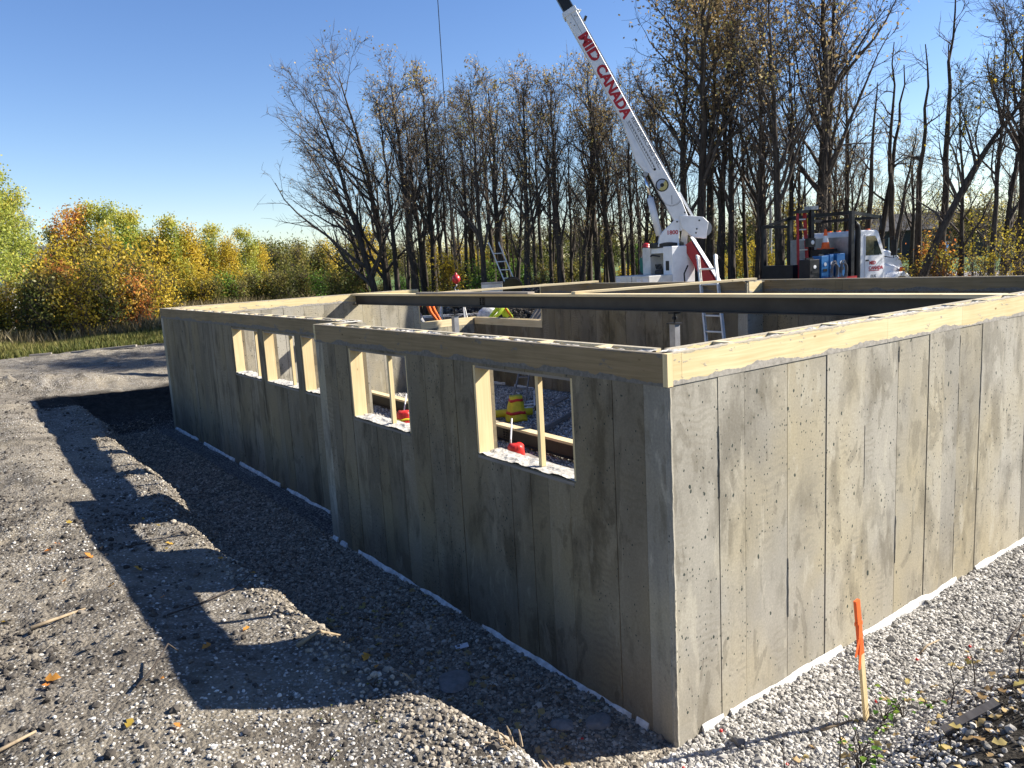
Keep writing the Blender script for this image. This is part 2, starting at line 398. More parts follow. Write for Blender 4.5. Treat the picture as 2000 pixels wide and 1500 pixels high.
MT['aspen'] = bark_mat('aspen_bark', (0.40, 0.38, 0.32), (0.66, 0.64, 0.57), True)
MT['leaf_tan'] = leaf_mat('dry_oak_leaf', [(0.0, (0.24, 0.15, 0.07)), (0.45, (0.44, 0.32, 0.16)), (0.75, (0.46, 0.36, 0.15)), (1.0, (0.30, 0.30, 0.07))], 0.35)
MT['leaf_aspen'] = leaf_mat('aspen_leaf', [(0.0, (0.19, 0.25, 0.05)), (0.5, (0.38, 0.40, 0.075)), (0.85, (0.50, 0.44, 0.075)), (1.0, (0.50, 0.33, 0.04))], 0.45)
MT['leaf_gold'] = leaf_mat('golden_leaf', [(0.0, (0.22, 0.20, 0.03)), (0.5, (0.48, 0.36, 0.04)), (1.0, (0.62, 0.42, 0.06))], 0.45)
MT['leaf_orange'] = leaf_mat('orange_leaf', [(0.0, (0.22, 0.17, 0.03)), (0.4, (0.50, 0.33, 0.06)), (0.75, (0.60, 0.25, 0.06)), (1.0, (0.55, 0.15, 0.05))], 0.45)
MT['leaf_olive'] = leaf_mat('olive_leaf', [(0.0, (0.05, 0.075, 0.02)), (0.5, (0.12, 0.13, 0.03)), (1.0, (0.25, 0.20, 0.05))], 0.4)
MT['leaf_green'] = leaf_mat('green_leaf', [(0.0, (0.05, 0.12, 0.02)), (0.6, (0.12, 0.24, 0.03)), (1.0, (0.24, 0.30, 0.05))], 0.4)
MT['reed'] = leaf_mat('dry_reed', [(0.0, (0.07, 0.06, 0.025)), (0.5, (0.20, 0.165, 0.085)), (1.0, (0.36, 0.29, 0.17))], 0.2)
MT['weed'] = leaf_mat('tall_grass', [(0.0, (0.05, 0.075, 0.02)), (0.5, (0.13, 0.14, 0.04)), (1.0, (0.30, 0.25, 0.09))], 0.3)
MT['ground'] = ground_mat()
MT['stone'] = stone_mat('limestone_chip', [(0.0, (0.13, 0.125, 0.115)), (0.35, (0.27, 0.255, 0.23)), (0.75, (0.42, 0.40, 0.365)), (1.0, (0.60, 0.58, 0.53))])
MT['shade_stone'] = stone_mat('shaded_limestone_chip', [(0.0, (0.085, 0.075, 0.06)), (0.5, (0.20, 0.172, 0.135)), (0.9, (0.33, 0.29, 0.23)), (1.0, (0.47, 0.43, 0.36))])  # limestone chip darkened to carry the shade of the left trench
MT['clod'] = stone_mat('soil_clod', [(0.0, (0.03, 0.026, 0.022)), (0.6, (0.085, 0.075, 0.064)), (1.0, (0.17, 0.15, 0.125))])
MT['lawn'] = plain('mown_grass', (0.075, 0.13, 0.03), 0.9, var=0.35, scale=1.2)
MT['road'] = plain('worn_asphalt', (0.20, 0.195, 0.19), 0.85, var=0.15, scale=2)
MT['path'] = plain('gravel_road', (0.30, 0.28, 0.25), 0.9, var=0.2, scale=3)
MT['paper'] = plain('paper', (0.62, 0.63, 0.66), 0.7, var=0.1)
MT['shingle'] = plain('roof_shingle', (0.06, 0.06, 0.065), 0.9, var=0.3, scale=4)
MT['siding'] = plain('white_siding', (0.62, 0.62, 0.60), 0.6, var=0.08)
MT['dark_siding'] = plain('dark_siding', (0.05, 0.052, 0.06), 0.7, var=0.2)

# ------------------------------------------------------------------ the ground
BX1, BY1 = 8.5, 14.15
def toe_a(y): return np.interp(y, [-1, 0.9, 1.7, 4.2, 7.3, 9.3, 12, 14.2], [0.80, 0.84, 0.98, 1.10, 0.95, 0.88, 0.78, 0.78])
MOUND = bearing(1015, 23.6); MOUND2 = bearing(900, 23.8); MOUND3 = bearing(1110, 25.0)
def ground_masks(x, y):
    x = np.asarray(x, float); y = np.asarray(y, float)
    dx = np.maximum(np.maximum(-x, x-BX1), 0.0); dy1 = np.maximum(-y, 0.0); dy2 = np.maximum(y-BY1, 0.0)
    wob = 0.16*fbm(x*0.9, y*0.9, 3)
    far = np.hypot(x-CAM[0], y-CAM[1])
    base = 0.60+0.11*sstep(-1.9, -2.7, x)+0.05*fbm(x*0.35+5, y*0.35, 3)+0.12*sstep(8, 20, far)+0.08*sstep(9, 12, np.abs(x)+0*y)
    # bank that rises to where the station stands, on the near (B) side
    base = base+0.35*sstep(-0.9, -3.2, y)*sstep(-3.5, -0.5, x)
    # slope starts (t0) and ends (t1) for each side
    tA = (dx-toe_a(y)-wob)/0.62; tB = (dy1-0.60-0.03*np.clip(x, -1, 9)-wob)/1.25; tC = np.where(y > BY1, np.clip((dy2+0.02+0.25*wob)/1.2, 0, 1), 0.0)
    left = (x < 0.4)
    t = np.where(left, tA, -9.0)
    t = np.maximum(t, np.where(y < 0, tB, -9.0));
    t = np.maximum(t, np.where(x > BX1, (dx-0.1)/0.35, -9.0))
    inside = (x >= np.where(y > 5.2, 0.40, 0.05)) & (x <= BX1) & (y >= 0.05) & (y <= BY1)
    s = np.maximum(sstep(0, 1, t), tC**0.6); t = np.maximum(t, np.where(y > BY1, tC*1.2, -9.0))
    return x, y, s, base, inside, far, t
def ground_h(x, y):
    x, y, s, base, inside, far, t = ground_masks(x, y)
    lip = 0.0*np.exp(-((t-1.25)/0.45)**2)
    rough = (0.024*fbm(x*2.3, y*2.3, 3)+0.022*fbm(x*9, y*9, 3)*(0.35+1.3*sstep(-2.6, -3.6, x)))*np.clip(s+0.15, 0, 1)
    cl = np.clip(fbm(x*1.1+31, y*1.1+3, 3)*2.2+0.05+0.6*sstep(-2.6, -3.3, x), 0, 1)*sstep(-2.2, -2.8, x)*np.clip(s*1.5-.5, 0, 1)*(far < 20)
    rough = rough+cl*(0.085*np.abs(fbm(x*5.5, y*5.5, 4))+0.05*np.maximum(fbm(x*13+7, y*13, 2), 0)-0.02)
    # trough-like wheel ruts and spoil across the graded area beyond
    rough = rough+(0.10*fbm(x*0.55+3, y*0.8+9, 4)+0.05*np.abs(fbm(x*1.7, y*2.1, 3))+0.03*fbm(x*4, y*3.1, 2))*sstep(9, 15, far)*s*sstep(60, 30, far)
    for off_, w_ in ((0.0, .16), (1.7, .16), (4.3, .2), (6.1, .2)):
        q_ = (x*0.94+y*0.34)+0.35*np.sin(y*0.16)-(-2.1-off_+2.4); rough = rough-0.05*np.exp(-(q_/w_)**2)*sstep(11, 15, far)*sstep(36, 28, far)*s+0.03*np.exp(-((np.abs(q_)-.3)/.12)**2)*sstep(11, 15, far)*sstep(36, 28, far)*s
    trench = -0.048+0.035*fbm(x*1.4, y*1.4, 3)+0.012*fbm(x*8, y*8, 2)
    h = trench*(1-s)+(base+lip)*s+rough
    for c, r, a in ((MOUND, 1.5, 0.75), (MOUND2, 1.5, 0.45), (MOUND3, 1.5, 0.95)):
        d = np.hypot((x-c[0]), (y-c[1])); h = h+a*np.exp(-(d/r)**2)*(1+0.25*fbm(x*2, y*2, 3))
    # outside the dropped corner the fill stands higher
    d = np.hypot(x-9.0, y-15.3); h = h+0.62*np.exp(-(d/2.2)**2)*np.where((x > BX1) | (y > BY1), 1, 0)
    # small heaps by the far edge of the clearing
    for bx, by, r, a in ((-2.4, 17.2, 0.9, 0.30), (-1.2, 17.0, 0.6, 0.16), (0.4, 24, 1.6, 0.14)):
        d = np.hypot((x-bx)/1.7, y-by); h = h+a*np.exp(-(d/r)**2)*(1+0.7*fbm(x*2.5, y*2.5, 3))
    return np.where(inside, -0.4, h)
def gh(x, y): return float(ground_h(np.array([x]), np.array([y]))[0])

def axis_pts(dense, step, lim, grow=1.12):
    a, b = dense; mid = np.arange(a, b+1e-6, step); lo = []; p = a; s = step
    while p > -lim: s *= grow; p -= s; lo.append(p)
    hi = []; p = b; s = step
    while p < lim: s *= grow; p += s; hi.append(p)
    return np.concatenate([lo[::-1], mid, hi])
gx = axis_pts((-4.6, 0.0), 0.035, 900); gy = axis_pts((-2.0, 7.0), 0.04, 900, 1.06)
hi_ = axis_pts((7.0, 32.0), 0.13, 900); gy = np.concatenate([gy[gy < 7.01], hi_[hi_ > 7.06]])
gx = np.unique(np.concatenate([gx[gx < 0.02], axis_pts((0.0, 4.5), 0.05, 900, 1.10)[axis_pts((0.0, 4.5), 0.05, 900, 1.10) >= 0.05]]))
X, Y = np.meshgrid(gx, gy); Z = ground_h(X.ravel(), Y.ravel())
nx, ny = len(gx), len(gy); idx = np.arange(nx*ny).reshape(ny, nx)
Q = np.stack([idx[:-1, :-1], idx[:-1, 1:], idx[1:, 1:], idx[1:, :-1]], -1).reshape(-1, 4)
gme = fast_mesh('ground', np.c_[X.ravel(), Y.ravel(), Z], Q)
gme.polygons.foreach_set('use_smooth', np.ones(len(gme.polygons), bool))
_, _, S_, base_, ins_, far_, t_ = ground_masks(X.ravel(), Y.ravel())
gravel = np.clip((1-S_)*1.0, 0, 1); gravel = np.maximum(gravel, 0.42*np.exp(-((t_-1.5)/1.6)**2)*(X.ravel() < 0.3))
xx, yy = X.ravel(), Y.ravel()
pit = sstep(14.12, 14.25, yy)*(1-sstep(15.35, 15.9, yy+0.25*fbm(xx*1.5, yy*1.5, 3)))*(xx > -2.0)*(xx < 9)*S_**0.25
bank = sstep(-0.55, -1.1, yy+0.25*fbm(xx*2, yy*2, 3))*(xx > -0.8)*0.95*sstep(0.02, 0.3, S_)  # dark bank soil; the shadow falling on it is darkened in too
mnd = np.exp(-(np.hypot(xx-MOUND[0], yy-MOUND[1])/2.8)**2)+np.exp(-(np.hypot(xx-MOUND2[0], yy-MOUND2[1])/2.4)**2)+np.exp(-(np.hypot(xx-MOUND3[0], yy-MOUND3[1])/2.6)**2)
fattr(gme, 'gravel', gravel); stain_shade = 0.25*(1-S_)*(xx < 0.35)*(yy > -0.1+0.3*fbm(xx*3, yy*3, 2))  # left trench shade, put into the ground colour as a darker tone
fattr(gme, 'black_soil_shade', np.clip(np.maximum(np.maximum(pit, bank), np.maximum(mnd, stain_shade)), 0, 1))
az = np.arctan2(xx-CAM[0], yy-CAM[1])
gedge = 32.0+2.0*fbm(xx*0.3, yy*0.3, 3)
fattr(gme, 'grass', sstep(-0.8, 0.8, far_-gedge))
gme.materials.append(MT['ground'])
go = bpy.data.objects.new('ground', gme); COL.objects.link(go); tag(go, 'graded soil and gravel ground with a trench round the foundation', kind='structure')

# interior floor of crushed stone
fx = np.arange(0.2, 8.31, 0.09); fy = np.arange(0.2, 13.96, 0.09)
FX, FY = np.meshgrid(fx, fy)
def floor_h(x, y): return -0.05+0.05*fbm(np.asarray(x)*0.8+3, np.asarray(y)*0.8, 3)+0.02*fbm(np.asarray(x)*4, np.asarray(y)*4, 3)+0.16*np.exp(-(np.hypot(np.asarray(x)-6.9, (np.asarray(y)-10.2)/1.6)/0.9)**2)
FZ = floor_h(FX, FY); n1, n2 = len(fx), len(fy); ii = np.arange(n1*n2).reshape(n2, n1)
fme = fast_mesh('gravel_floor', np.c_[FX.ravel(), FY.ravel(), FZ.ravel()], np.stack([ii[:-1, :-1], ii[:-1, 1:], ii[1:, 1:], ii[1:, :-1]], -1).reshape(-1, 4))
fattr(fme, 'gravel', np.ones(n1*n2)); fattr(fme, 'black_soil_shade', np.zeros(n1*n2)); fattr(fme, 'grass', np.zeros(n1*n2))
fme.polygons.foreach_set('use_smooth', np.ones(len(fme.polygons), bool)); fme.materials.append(MT['ground'])
fo = bpy.data.objects.new('gravel_floor', fme); COL.objects.link(fo); tag(fo, 'crushed stone floor inside the foundation walls', kind='structure')

# ------------------------------------------------------------------ scatter: one object of instanced bits
def scatter(name, P, S, Rt, mat, label, sub=1, rough=0.5):
    me = bpy.data.meshes.new(name); me.vertices.add(len(P)); me.vertices.foreach_set('co', np.asarray(P, np.float32).ravel())
    for nm, arr in (('scl', S), ('rot', Rt)):
        a = me.attributes.new(nm, 'FLOAT_VECTOR', 'POINT'); a.data.foreach_set('vector', np.asarray(arr, np.float32).ravel())
    o = bpy.data.objects.new(name, me); COL.objects.link(o); me.materials.append(mat)
    g = bpy.data.node_groups.new(name, 'GeometryNodeTree')
    g.interface.new_socket('Geometry', in_out='INPUT', socket_type='NodeSocketGeometry'); g.interface.new_socket('Geometry', in_out='OUTPUT', socket_type='NodeSocketGeometry')
    gi = g.nodes.new('NodeGroupInput'); gout = g.nodes.new('NodeGroupOutput')
    ico = g.nodes.new('GeometryNodeMeshIcoSphere'); ico.inputs['Radius'].default_value = 1.0; ico.inputs['Subdivisions'].default_value = sub
    sp = g.nodes.new('GeometryNodeSetPosition'); nz = g.nodes.new('ShaderNodeTexNoise'); nz.inputs['Scale'].default_value = 1.1+rough
    sub_ = g.nodes.new('ShaderNodeVectorMath'); sub_.operation = 'SUBTRACT'; sub_.inputs[1].default_value = (0.5, 0.5, 0.5)
    scv = g.nodes.new('ShaderNodeVectorMath'); scv.operation = 'SCALE'; scv.inputs['Scale'].default_value = rough*2.2
    L = g.links.new
    L(nz.outputs['Color'], sub_.inputs[0]); L(sub_.outputs[0], scv.inputs[0]); L(ico.outputs[0], sp.inputs['Geometry']); L(scv.outputs[0], sp.inputs['Offset'])
    iop = g.nodes.new('GeometryNodeInstanceOnPoints')
    a1 = g.nodes.new('GeometryNodeInputNamedAttribute'); a1.data_type = 'FLOAT_VECTOR'; a1.inputs['Name'].default_value = 'scl'
    a2 = g.nodes.new('GeometryNodeInputNamedAttribute'); a2.data_type = 'FLOAT_VECTOR'; a2.inputs['Name'].default_value = 'rot'
    sm = g.nodes.new('GeometryNodeSetMaterial'); sm.inputs['Material'].default_value = mat
    L(gi.outputs[0], iop.inputs['Points']); L(sp.outputs[0], sm.inputs['Geometry']); L(sm.outputs[0], iop.inputs['Instance'])
    L(a1.outputs[0], iop.inputs['Scale'])
    try:
        e2r = g.nodes.new('FunctionNodeEulerToRotation'); L(a2.outputs[0], e2r.inputs[0]); L(e2r.outputs[0], iop.inputs['Rotation'])
    except Exception: L(a2.outputs[0], iop.inputs['Rotation'])
    L(iop.outputs[0], gout.inputs[0])
    md = o.modifiers.new('scatter', 'NODES'); md.node_group = g
    return tag(o, label, kind='stuff')

rng = np.random.RandomState(11)
def bits(n, r, flat=0.7, spread=0.45):
    k = r*np.exp(rng.randn(n)*spread*0.6)
    S = np.c_[k*(0.8+0.5*rng.rand(n)), k*(0.8+0.5*rng.rand(n)), k*flat*(0.8+0.4*rng.rand(n))]
    return S, np.c_[rng.randn(n)*0.4, rng.randn(n)*0.4, rng.rand(n)*6.28]
def keep(x, y, p): m = rng.rand(len(x)) < p; return x[m], y[m]
# trench stones along the long wall and the near wall, thinning with distance
XS = []; YS = []
n = 150000; x = -rng.rand(n)*1.75; y = rng.rand(n)**1.7*14.3; d = np.hypot(x-CAM[0], y-CAM[1])
s_ = ground_masks(x, y)[2]; x, y = keep(x, y, np.clip((1-s_)**1.2+0.05, 0, 1)*np.clip((6.5/d)**1.0, 0, 1)); XS.append(x); YS.append(y)
n = 90000; x = rng.rand(n)**1.25*8.2-1.9; y = -rng.rand(n)*2.0; d = np.hypot(x-CAM[0], y-CAM[1])
s_ = ground_masks(x, y)[2]; x, y = keep(x, y, np.clip((1-s_)**2.4+0.03, 0, 1)*np.clip((6.5/d), 0, 1)); XS.append(x); YS.append(y)
for x, y, m, lab in ((XS[0], YS[0], 'shade_stone', 'grey gravel, coloured for shade, in the shaded trench along the left wall'), (XS[1], YS[1], 'stone', 'pale crushed limestone gravel along the sunlit near wall')):
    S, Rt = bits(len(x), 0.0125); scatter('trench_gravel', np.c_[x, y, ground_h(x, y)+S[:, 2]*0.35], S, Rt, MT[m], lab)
# berm: stones in drifts
n = 170000; x = -0.9-rng.rand(n)**1.1*4.4; y = -1.6+rng.rand(n)**1.5*15.5; d = np.hypot(x-CAM[0], y-CAM[1])
p = 0.5*np.clip(0.05+1.5*np.maximum(fbm(x*0.9+2, y*0.9+4, 4)+0.05, 0), 0, 1)*(0.25+0.9*np.exp(-((x+2.0)/0.8)**2))*np.clip((5.5/d)**1.2, 0, 1)*sstep(0.2, 0.7, ground_masks(x, y)[2])
x, y = keep(x, y, p); S, Rt = bits(len(x), 0.0068, spread=0.65); S = np.minimum(S, .016)
scatter('berm_pebbles', np.c_[x, y, ground_h(x, y)+S[:, 2]*0.3], S, Rt, MT['stone'], 'white pebbles trodden into the soil of the bank')
n = 140000; x = -1.2-rng.rand(n)**0.8*6.0; y = -1.6+rng.rand(n)**1.4*24; d = np.hypot(x-CAM[0], y-CAM[1])
p = np.clip(0.16+1.8*np.maximum(fbm(x*0.8+12, y*0.8+1, 4)+0.02+0.18*sstep(-2.6, -3.6, x), 0), 0, 1)*np.clip((6/d)**1.1, 0, 1)*sstep(0.5, 0.9, ground_masks(x, y)[2])
x, y = keep(x, y, p); S, Rt = bits(len(x), 0.009, 0.8, 0.9); S = np.minimum(S, 0.03)
scatter('soil_clods', np.c_[x, y, ground_h(x, y)+S[:, 2]*0.2], S, Rt, MT['clod'], 'crumbly grey clods of dried topsoil on the left', 2, 0.8)
n = 26000; x = -0.6+rng.rand(n)*7; y = -0.6-rng.rand(n)*2.2
p = np.clip(0.25+1.2*np.maximum(fbm(x*1.5+12, y*1.5+1, 4), 0), 0, 1)*sstep(0.25, 0.6, ground_masks(x, y)[2]); x, y = keep(x, y, p); S, Rt = bits(len(x), 0.009, 0.75, 0.6); S = np.minimum(S, 0.022)
scatter('bank_clods', np.c_[x, y, ground_h(x, y)+S[:, 2]*0.3], S, Rt, MT['clod'], 'dark crumbly soil at the foot of the stake')
# inside floor
n = 52000; x = 0.6+rng.rand(n)*7.1; y = 2.5+rng.rand(n)*11.2; S, Rt = bits(n, 0.016)
scatter('floor_gravel', np.c_[x, y, floor_h(x, y)+S[:, 2]*0.3], S, Rt, MT['stone'], 'crushed limestone spread inside the foundation')
# mound of dug-out topsoil beyond the dropped corner
n = 9000; c = np.array([MOUND, MOUND2, MOUND3])[rng.randint(0, 3, n)]; x = c[:, 0]+rng.randn(n)*1.4; y = c[:, 1]+rng.randn(n)*1.4; S, Rt = bits(n, 0.028, 0.8, 0.7)
m = (x > 8.7) | (y > 14.5); x, y, S, Rt = x[m], y[m], S[m], Rt[m]
scatter('spoil_heap', np.c_[x, y, ground_h(x, y)+S[:, 2]*0.3], S, Rt, MT['clod'], 'heap of black topsoil behind the dropped corner wall')

# ------------------------------------------------------------------ the foundation
fnd = thing('concrete_foundation', 'cast concrete house foundation with pale wood ledger boards and five window openings', 'foundation', (0, 0, 0))
ZT, TH, SK, GAP = 2.44, 0.20, 0.013, 0.0031
WIN_Z = (1.50, 2.222)
prng = random.Random(5)
def cut_boxes(a0, a1, z0, z1, wins):
    """rectangle a0..a1 x z0..z1 minus window openings, as rectangles"""
    cuts = sorted({a0, a1}|{min(max(w[k], a0), a1) for w in wins for k in (0, 1)}); out = []
    for p, q in zip(cuts[:-1], cuts[1:]):
        if q-p < 1e-4: continue
        m = (p+q)/2; w = [w for w in wins if w[0] < m < w[1]]
        if not w: out.append((p, q, z0, z1))
        else:
            out.append((p, q, z0, w[0][2])) if w[0][2] > z0 else None
            if w[0][3] < z1: out.append((p, q, w[0][3], z1))
    return out
def wall(name, axis, face, a0, a1, z1, wins=(), joints=(), skin=0, label=None, z0=-0.12, th=TH, mat='concrete'):
    """axis 'y': runs along y with faces at x=face and x=face+th; skin -1 on the low side, +1 on the high side"""
    w = MB(); lo, hi = face, face+th
    if skin == -1: lo += SK
    if skin == 1: hi -= SK
    for p, q, r, s in cut_boxes(a0, a1, z0, z1, wins):
        w.box((lo, p, r), (hi, q, s)) if axis == 'y' else w.box((p, lo, r), (q, hi, s))
    wo = w.build(name, MT[mat], fnd, label=label)
    if skin:
        js = [a0]+[j for j in joints if a0 < j < a1]+[a1]
        js = sorted(set(js+[round(p_+(q_-p_)*prng.uniform(.42, .6), 3) for p_, q_ in zip(js[:-1], js[1:]) if q_-p_ > .3 and prng.random() < .5])); faint = set(js)-set(joints)
        for p, q in zip(js[:-1], js[1:]):
            b = MB(); off = prng.uniform(0.0, 0.006); gp = GAP*(.35 if p in faint else 1); gq = GAP*(.35 if q in faint else 1)
            for c, d, r, s in cut_boxes(p+(gp if p != a0 else 0), q-(gq if q != a1 else 0), z0, z1, wins):
                l2, h2 = (face-off, lo) if skin == -1 else (hi, face+th+off)
                b.box((l2, c, r), (h2, d, s)) if axis == 'y' else b.box((c, l2, r), (d, h2, s))
            b.build('concrete_panel', MT[mat], wo)
    return wo
ZC = ZT-0.025            # concrete stops just under the top edge of the boards
wA1 = [(0.855, 2.075, *WIN_Z), (3.165, 4.40, *WIN_Z)]
wA2 = [(8.225, 9.457, *WIN_Z), (6.775, 8.013, *WIN_Z), (5.35, 6.58, *WIN_Z)]
jB = [0.44, 0.70, 1.16, 1.62, 2.12, 2.6, 3.08, 3.6, 4.02, 4.51, 4.99, 5.47, 5.95, 6.43, 6.9, 7.4, 7.9]
jA1 = [0.47, 0.93, 1.38, 1.89, 2.35, 2.83, 3.38, 3.87, 4.42, 4.73]
jA2 = [5.75, 6.3, 6.81, 7.24, 7.67, 8.13, 8.79, 9.43, 9.93, 10.53, 10.91, 11.4, 11.86, 12.3, 12.66, 13.2, 13.49]
jC = [0.9, 1.4, 1.88, 2.36, 2.84, 3.32, 3.8, 4.28, 4.75, 5.21, 5.69, 6.1]
jD = [13.4, 12.9, 12.45, 11.9, 11.5, 10.63, 10.31, 9.84, 9.26, 8.86, 8.37, 7.83, 7.36, 6.87, 6.38, 5.9]
wall_near = wall('wall', 'x', 0.0, 0.0, 8.5, ZC, joints=jB, skin=-1, label='sunlit near wall with a ragged cement edge under its board')
wall_left = wall('wall', 'y', 0.0, 0.2, 5.05, ZC, wA1, jA1, -1, label='shaded left wall nearest the corner with two window openings', mat='shaded_concrete')
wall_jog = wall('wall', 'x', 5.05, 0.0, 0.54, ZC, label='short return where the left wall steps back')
wall_far_left = wall('wall', 'y', 0.34, 5.25, 13.95, ZC, wA2, jA2, -1, label='shaded left wall set back, with three window openings side by side', mat='shaded_concrete')
wall_back = wall('wall', 'x', 13.95, 0.34, 6.28, ZC, joints=jC, skin=-1, label='far end wall with the slanting shadow of the beam')
wall_back_low = wall('wall', 'x', 13.95, 6.28, 8.07, 1.585, joints=[6.66, 7.06, 7.5], skin=-1, label='dropped corner of the far wall')
wall_right_low = wall('wall', 'y', 7.87, 11.1, 13.95, 1.585, joints=sorted(jD), skin=-1, label='dropped part of the right wall', mat='shaded_concrete')
wall_right = wall('wall', 'y', 7.87, 5.6, 11.1, ZC, joints=sorted(jD), skin=-1, label='shaded inner face of the right wall', mat='shaded_concrete')
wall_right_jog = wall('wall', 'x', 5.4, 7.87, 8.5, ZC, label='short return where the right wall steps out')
wall_right_near = wall('wall', 'y', 8.3, 0.2, 5.4, ZC, joints=[0.7, 1.2, 1.7, 2.2, 2.7, 3.2, 3.7, 4.2, 4.7, 5.1], skin=-1, label='right wall nearest the sunlit end', mat='shaded_concrete')

# ragged arris at the near corner and thin cement fins left by the form joints
zz = np.arange(-0.05, 2.245, 0.022); k_ = 6; Vc = []
for i, z in enumerate(zz):
    j1 = 0.007+0.012*fbm(np.array([z*7, z*19]), np.array([3.0, 8.0]), 3); r1, r2 = abs(j1[0])+.002, abs(j1[1])+.002
    Vc += [(0.028, -0.0015-r2*.15, z), (0.010, -0.003-r2*.5, z), (-r1*.35+.004, -r2*.3+.003, z), (-0.003-r1*.5, 0.010, z), (-0.0015-r1*.15, 0.028, z), (0.02, 0.02, z)]
Fc = [(i*k_+j, i*k_+(j+1) % k_, (i+1)*k_+(j+1) % k_, (i+1)*k_+j) for i in range(len(zz)-1) for j in range(k_)]+[tuple(range(k_))[::-1], tuple((len(zz)-1)*k_+j for j in range(k_))]
MB().add(Vc, Fc).build('corner_arris', MT['concrete'], wall_near)
def fins(wo, axis, face, js, mat, dens=.55, wins=()):
    for a in js:
        z = prng.uniform(-.05, .5)
        while z < 2.15:
            L = prng.uniform(.12, .7)
            if prng.random() < dens and not any(w[0]-.02 < a < w[1]+.02 and z+L > w[2]-.05 for w in wins):
                n = max(3, int(min(L, 2.2-z)/.04)); b = MB(); V = []
                for i in range(n):
                    zc = z+min(L, 2.2-z)*i/(n-1); pr = .0062+prng.uniform(.0003, .0022)*(0 < i < n-1); w_ = prng.uniform(.0015, .004); s_ = prng.uniform(-.003, .003)
                    for da, df in ((-w_-.002, 0), (0, pr), (w_, 0)): V.append((face-df, a+.005+da+s_, zc) if axis == 'y' else (a+.005+da+s_, face-df, zc))
                F = [(i*3+j, i*3+j+1, i*3+j+4, i*3+j+3) for i in range(n-1) for j in range(2)]
                b.add(V, F).build('cement_fin', MT[mat], wo)
            z += L+prng.uniform(.1, .7)
fins(wall_near, 'x', 0.0, [j for j in jB if j < 5.2], 'concrete', .35); fins(wall_left, 'y', 0.0, jA1, 'shaded_concrete', .45, wA1); fins(wall_far_left, 'y', 0.34, jA2, 'shaded_concrete', .35, wA2)
# ledger boards: cast in flush, a hair proud
def ledger(axis, face, a0, a1, sgn, z0=2.245, z1=ZT, cuts=(), t=0.038, proud=0.007, name='ledger_board', mat='ledger'):
    js = [a0]+sorted(cuts)+[a1]
    for p, q in zip(js[:-1], js[1:]):
        b = MB(); l, h = (face-proud, face+t) if sgn < 0 else (face-t, face+proud)
        p2, q2 = p+(0.0012 if p != a0 else 0), q-(0.0012 if q != a1 else 0)
        b.box((l, p2, z0), (h, q2, z1)) if axis == 'y' else b.box((p2, l, z0), (q2, h, z1))
        b.build(name, MT[mat], fnd)
ledger('x', 0.0, 0.0395, 8.46, -1, 2.25, cuts=(0.115, 2.42, 3.62, 6.1)); ledger('x', 0.2, 0.2, 8.3, 1)
MB().box((-0.0075, -0.0075, 2.245), (0.038, 0.03, ZT+0.001)).build('corner_block', MT['wood_v'], fnd)
ledger('y', 0.0, 0.0315, 5.21, -1, cuts=(3.02,), mat='ledger_shade'); ledger('y', 0.2, 0.24, 5.05, 1)
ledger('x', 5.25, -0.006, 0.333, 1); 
ledger('y', 0.34, 5.259, 14.11, -1, cuts=(8.9, 12.4), mat='ledger_shade'); ledger('y', 0.54, 5.25, 13.9, 1)
ledger('x', 13.95, 0.579, 6.27, -1, cuts=(3.7,)); ledger('x', 14.15, 0.34, 6.27, 1)
ledger('x', 13.95, 6.29, 7.83, -1, 1.44, 1.605, mat='wood_h'); ledger('x', 14.15, 6.29, 8.06, 1, 1.44, 1.605, mat='wood_h')
ledger('y', 7.87, 11.10, 13.9, -1, 1.44, 1.605, mat='wood_h'); ledger('y', 8.07, 11.11, 14.1, 1, 1.44, 1.605, mat='wood_h')
ledger('y', 7.87, 5.44, 11.09, -1, cuts=(8.1,), mat='ledger_shade'); ledger('y', 8.07, 5.61, 11.09, 1)
ledger('x', 5.40, 7.91, 8.26, -1); ledger('y', 8.3, 0.24, 5.36, -1, cuts=(3.9, 4.02), mat='ledger_shade'); ledger('y', 8.5, 0.0, 5.6, 1)
MB().box((6.255, 13.945, 1.59), (6.29, 14.155, ZT)).build('end_board', MT['wood_v'], fnd)
MB().box((7.862, 11.085, 1.59), (8.078, 11.12, ZT)).build('end_board', MT['wood_v'], fnd)
# cross cleats along the wall tops that kept the forms apart
def cleats(axis, f0, a0, a1, step):
    a = a0
    while a < a1:
        b = MB(); w = 0.045
        b.box((f0+0.036, a, ZT-0.018), (f0+0.164, a+w, ZT+0.004)) if axis == 'y' else b.box((a, f0+0.036, ZT-0.018), (a+w, f0+0.164, ZT+0.004))
        b.build('form_cleat', MT['wood_h'], fnd); a += step*prng.uniform(0.9, 1.1)
cleats('y', 0.0, 0.62, 5.0, 0.6); cleats('y', 0.34, 5.6, 13.8, 0.6); cleats('x', 0.0, 0.6, 8.2, 0.6)
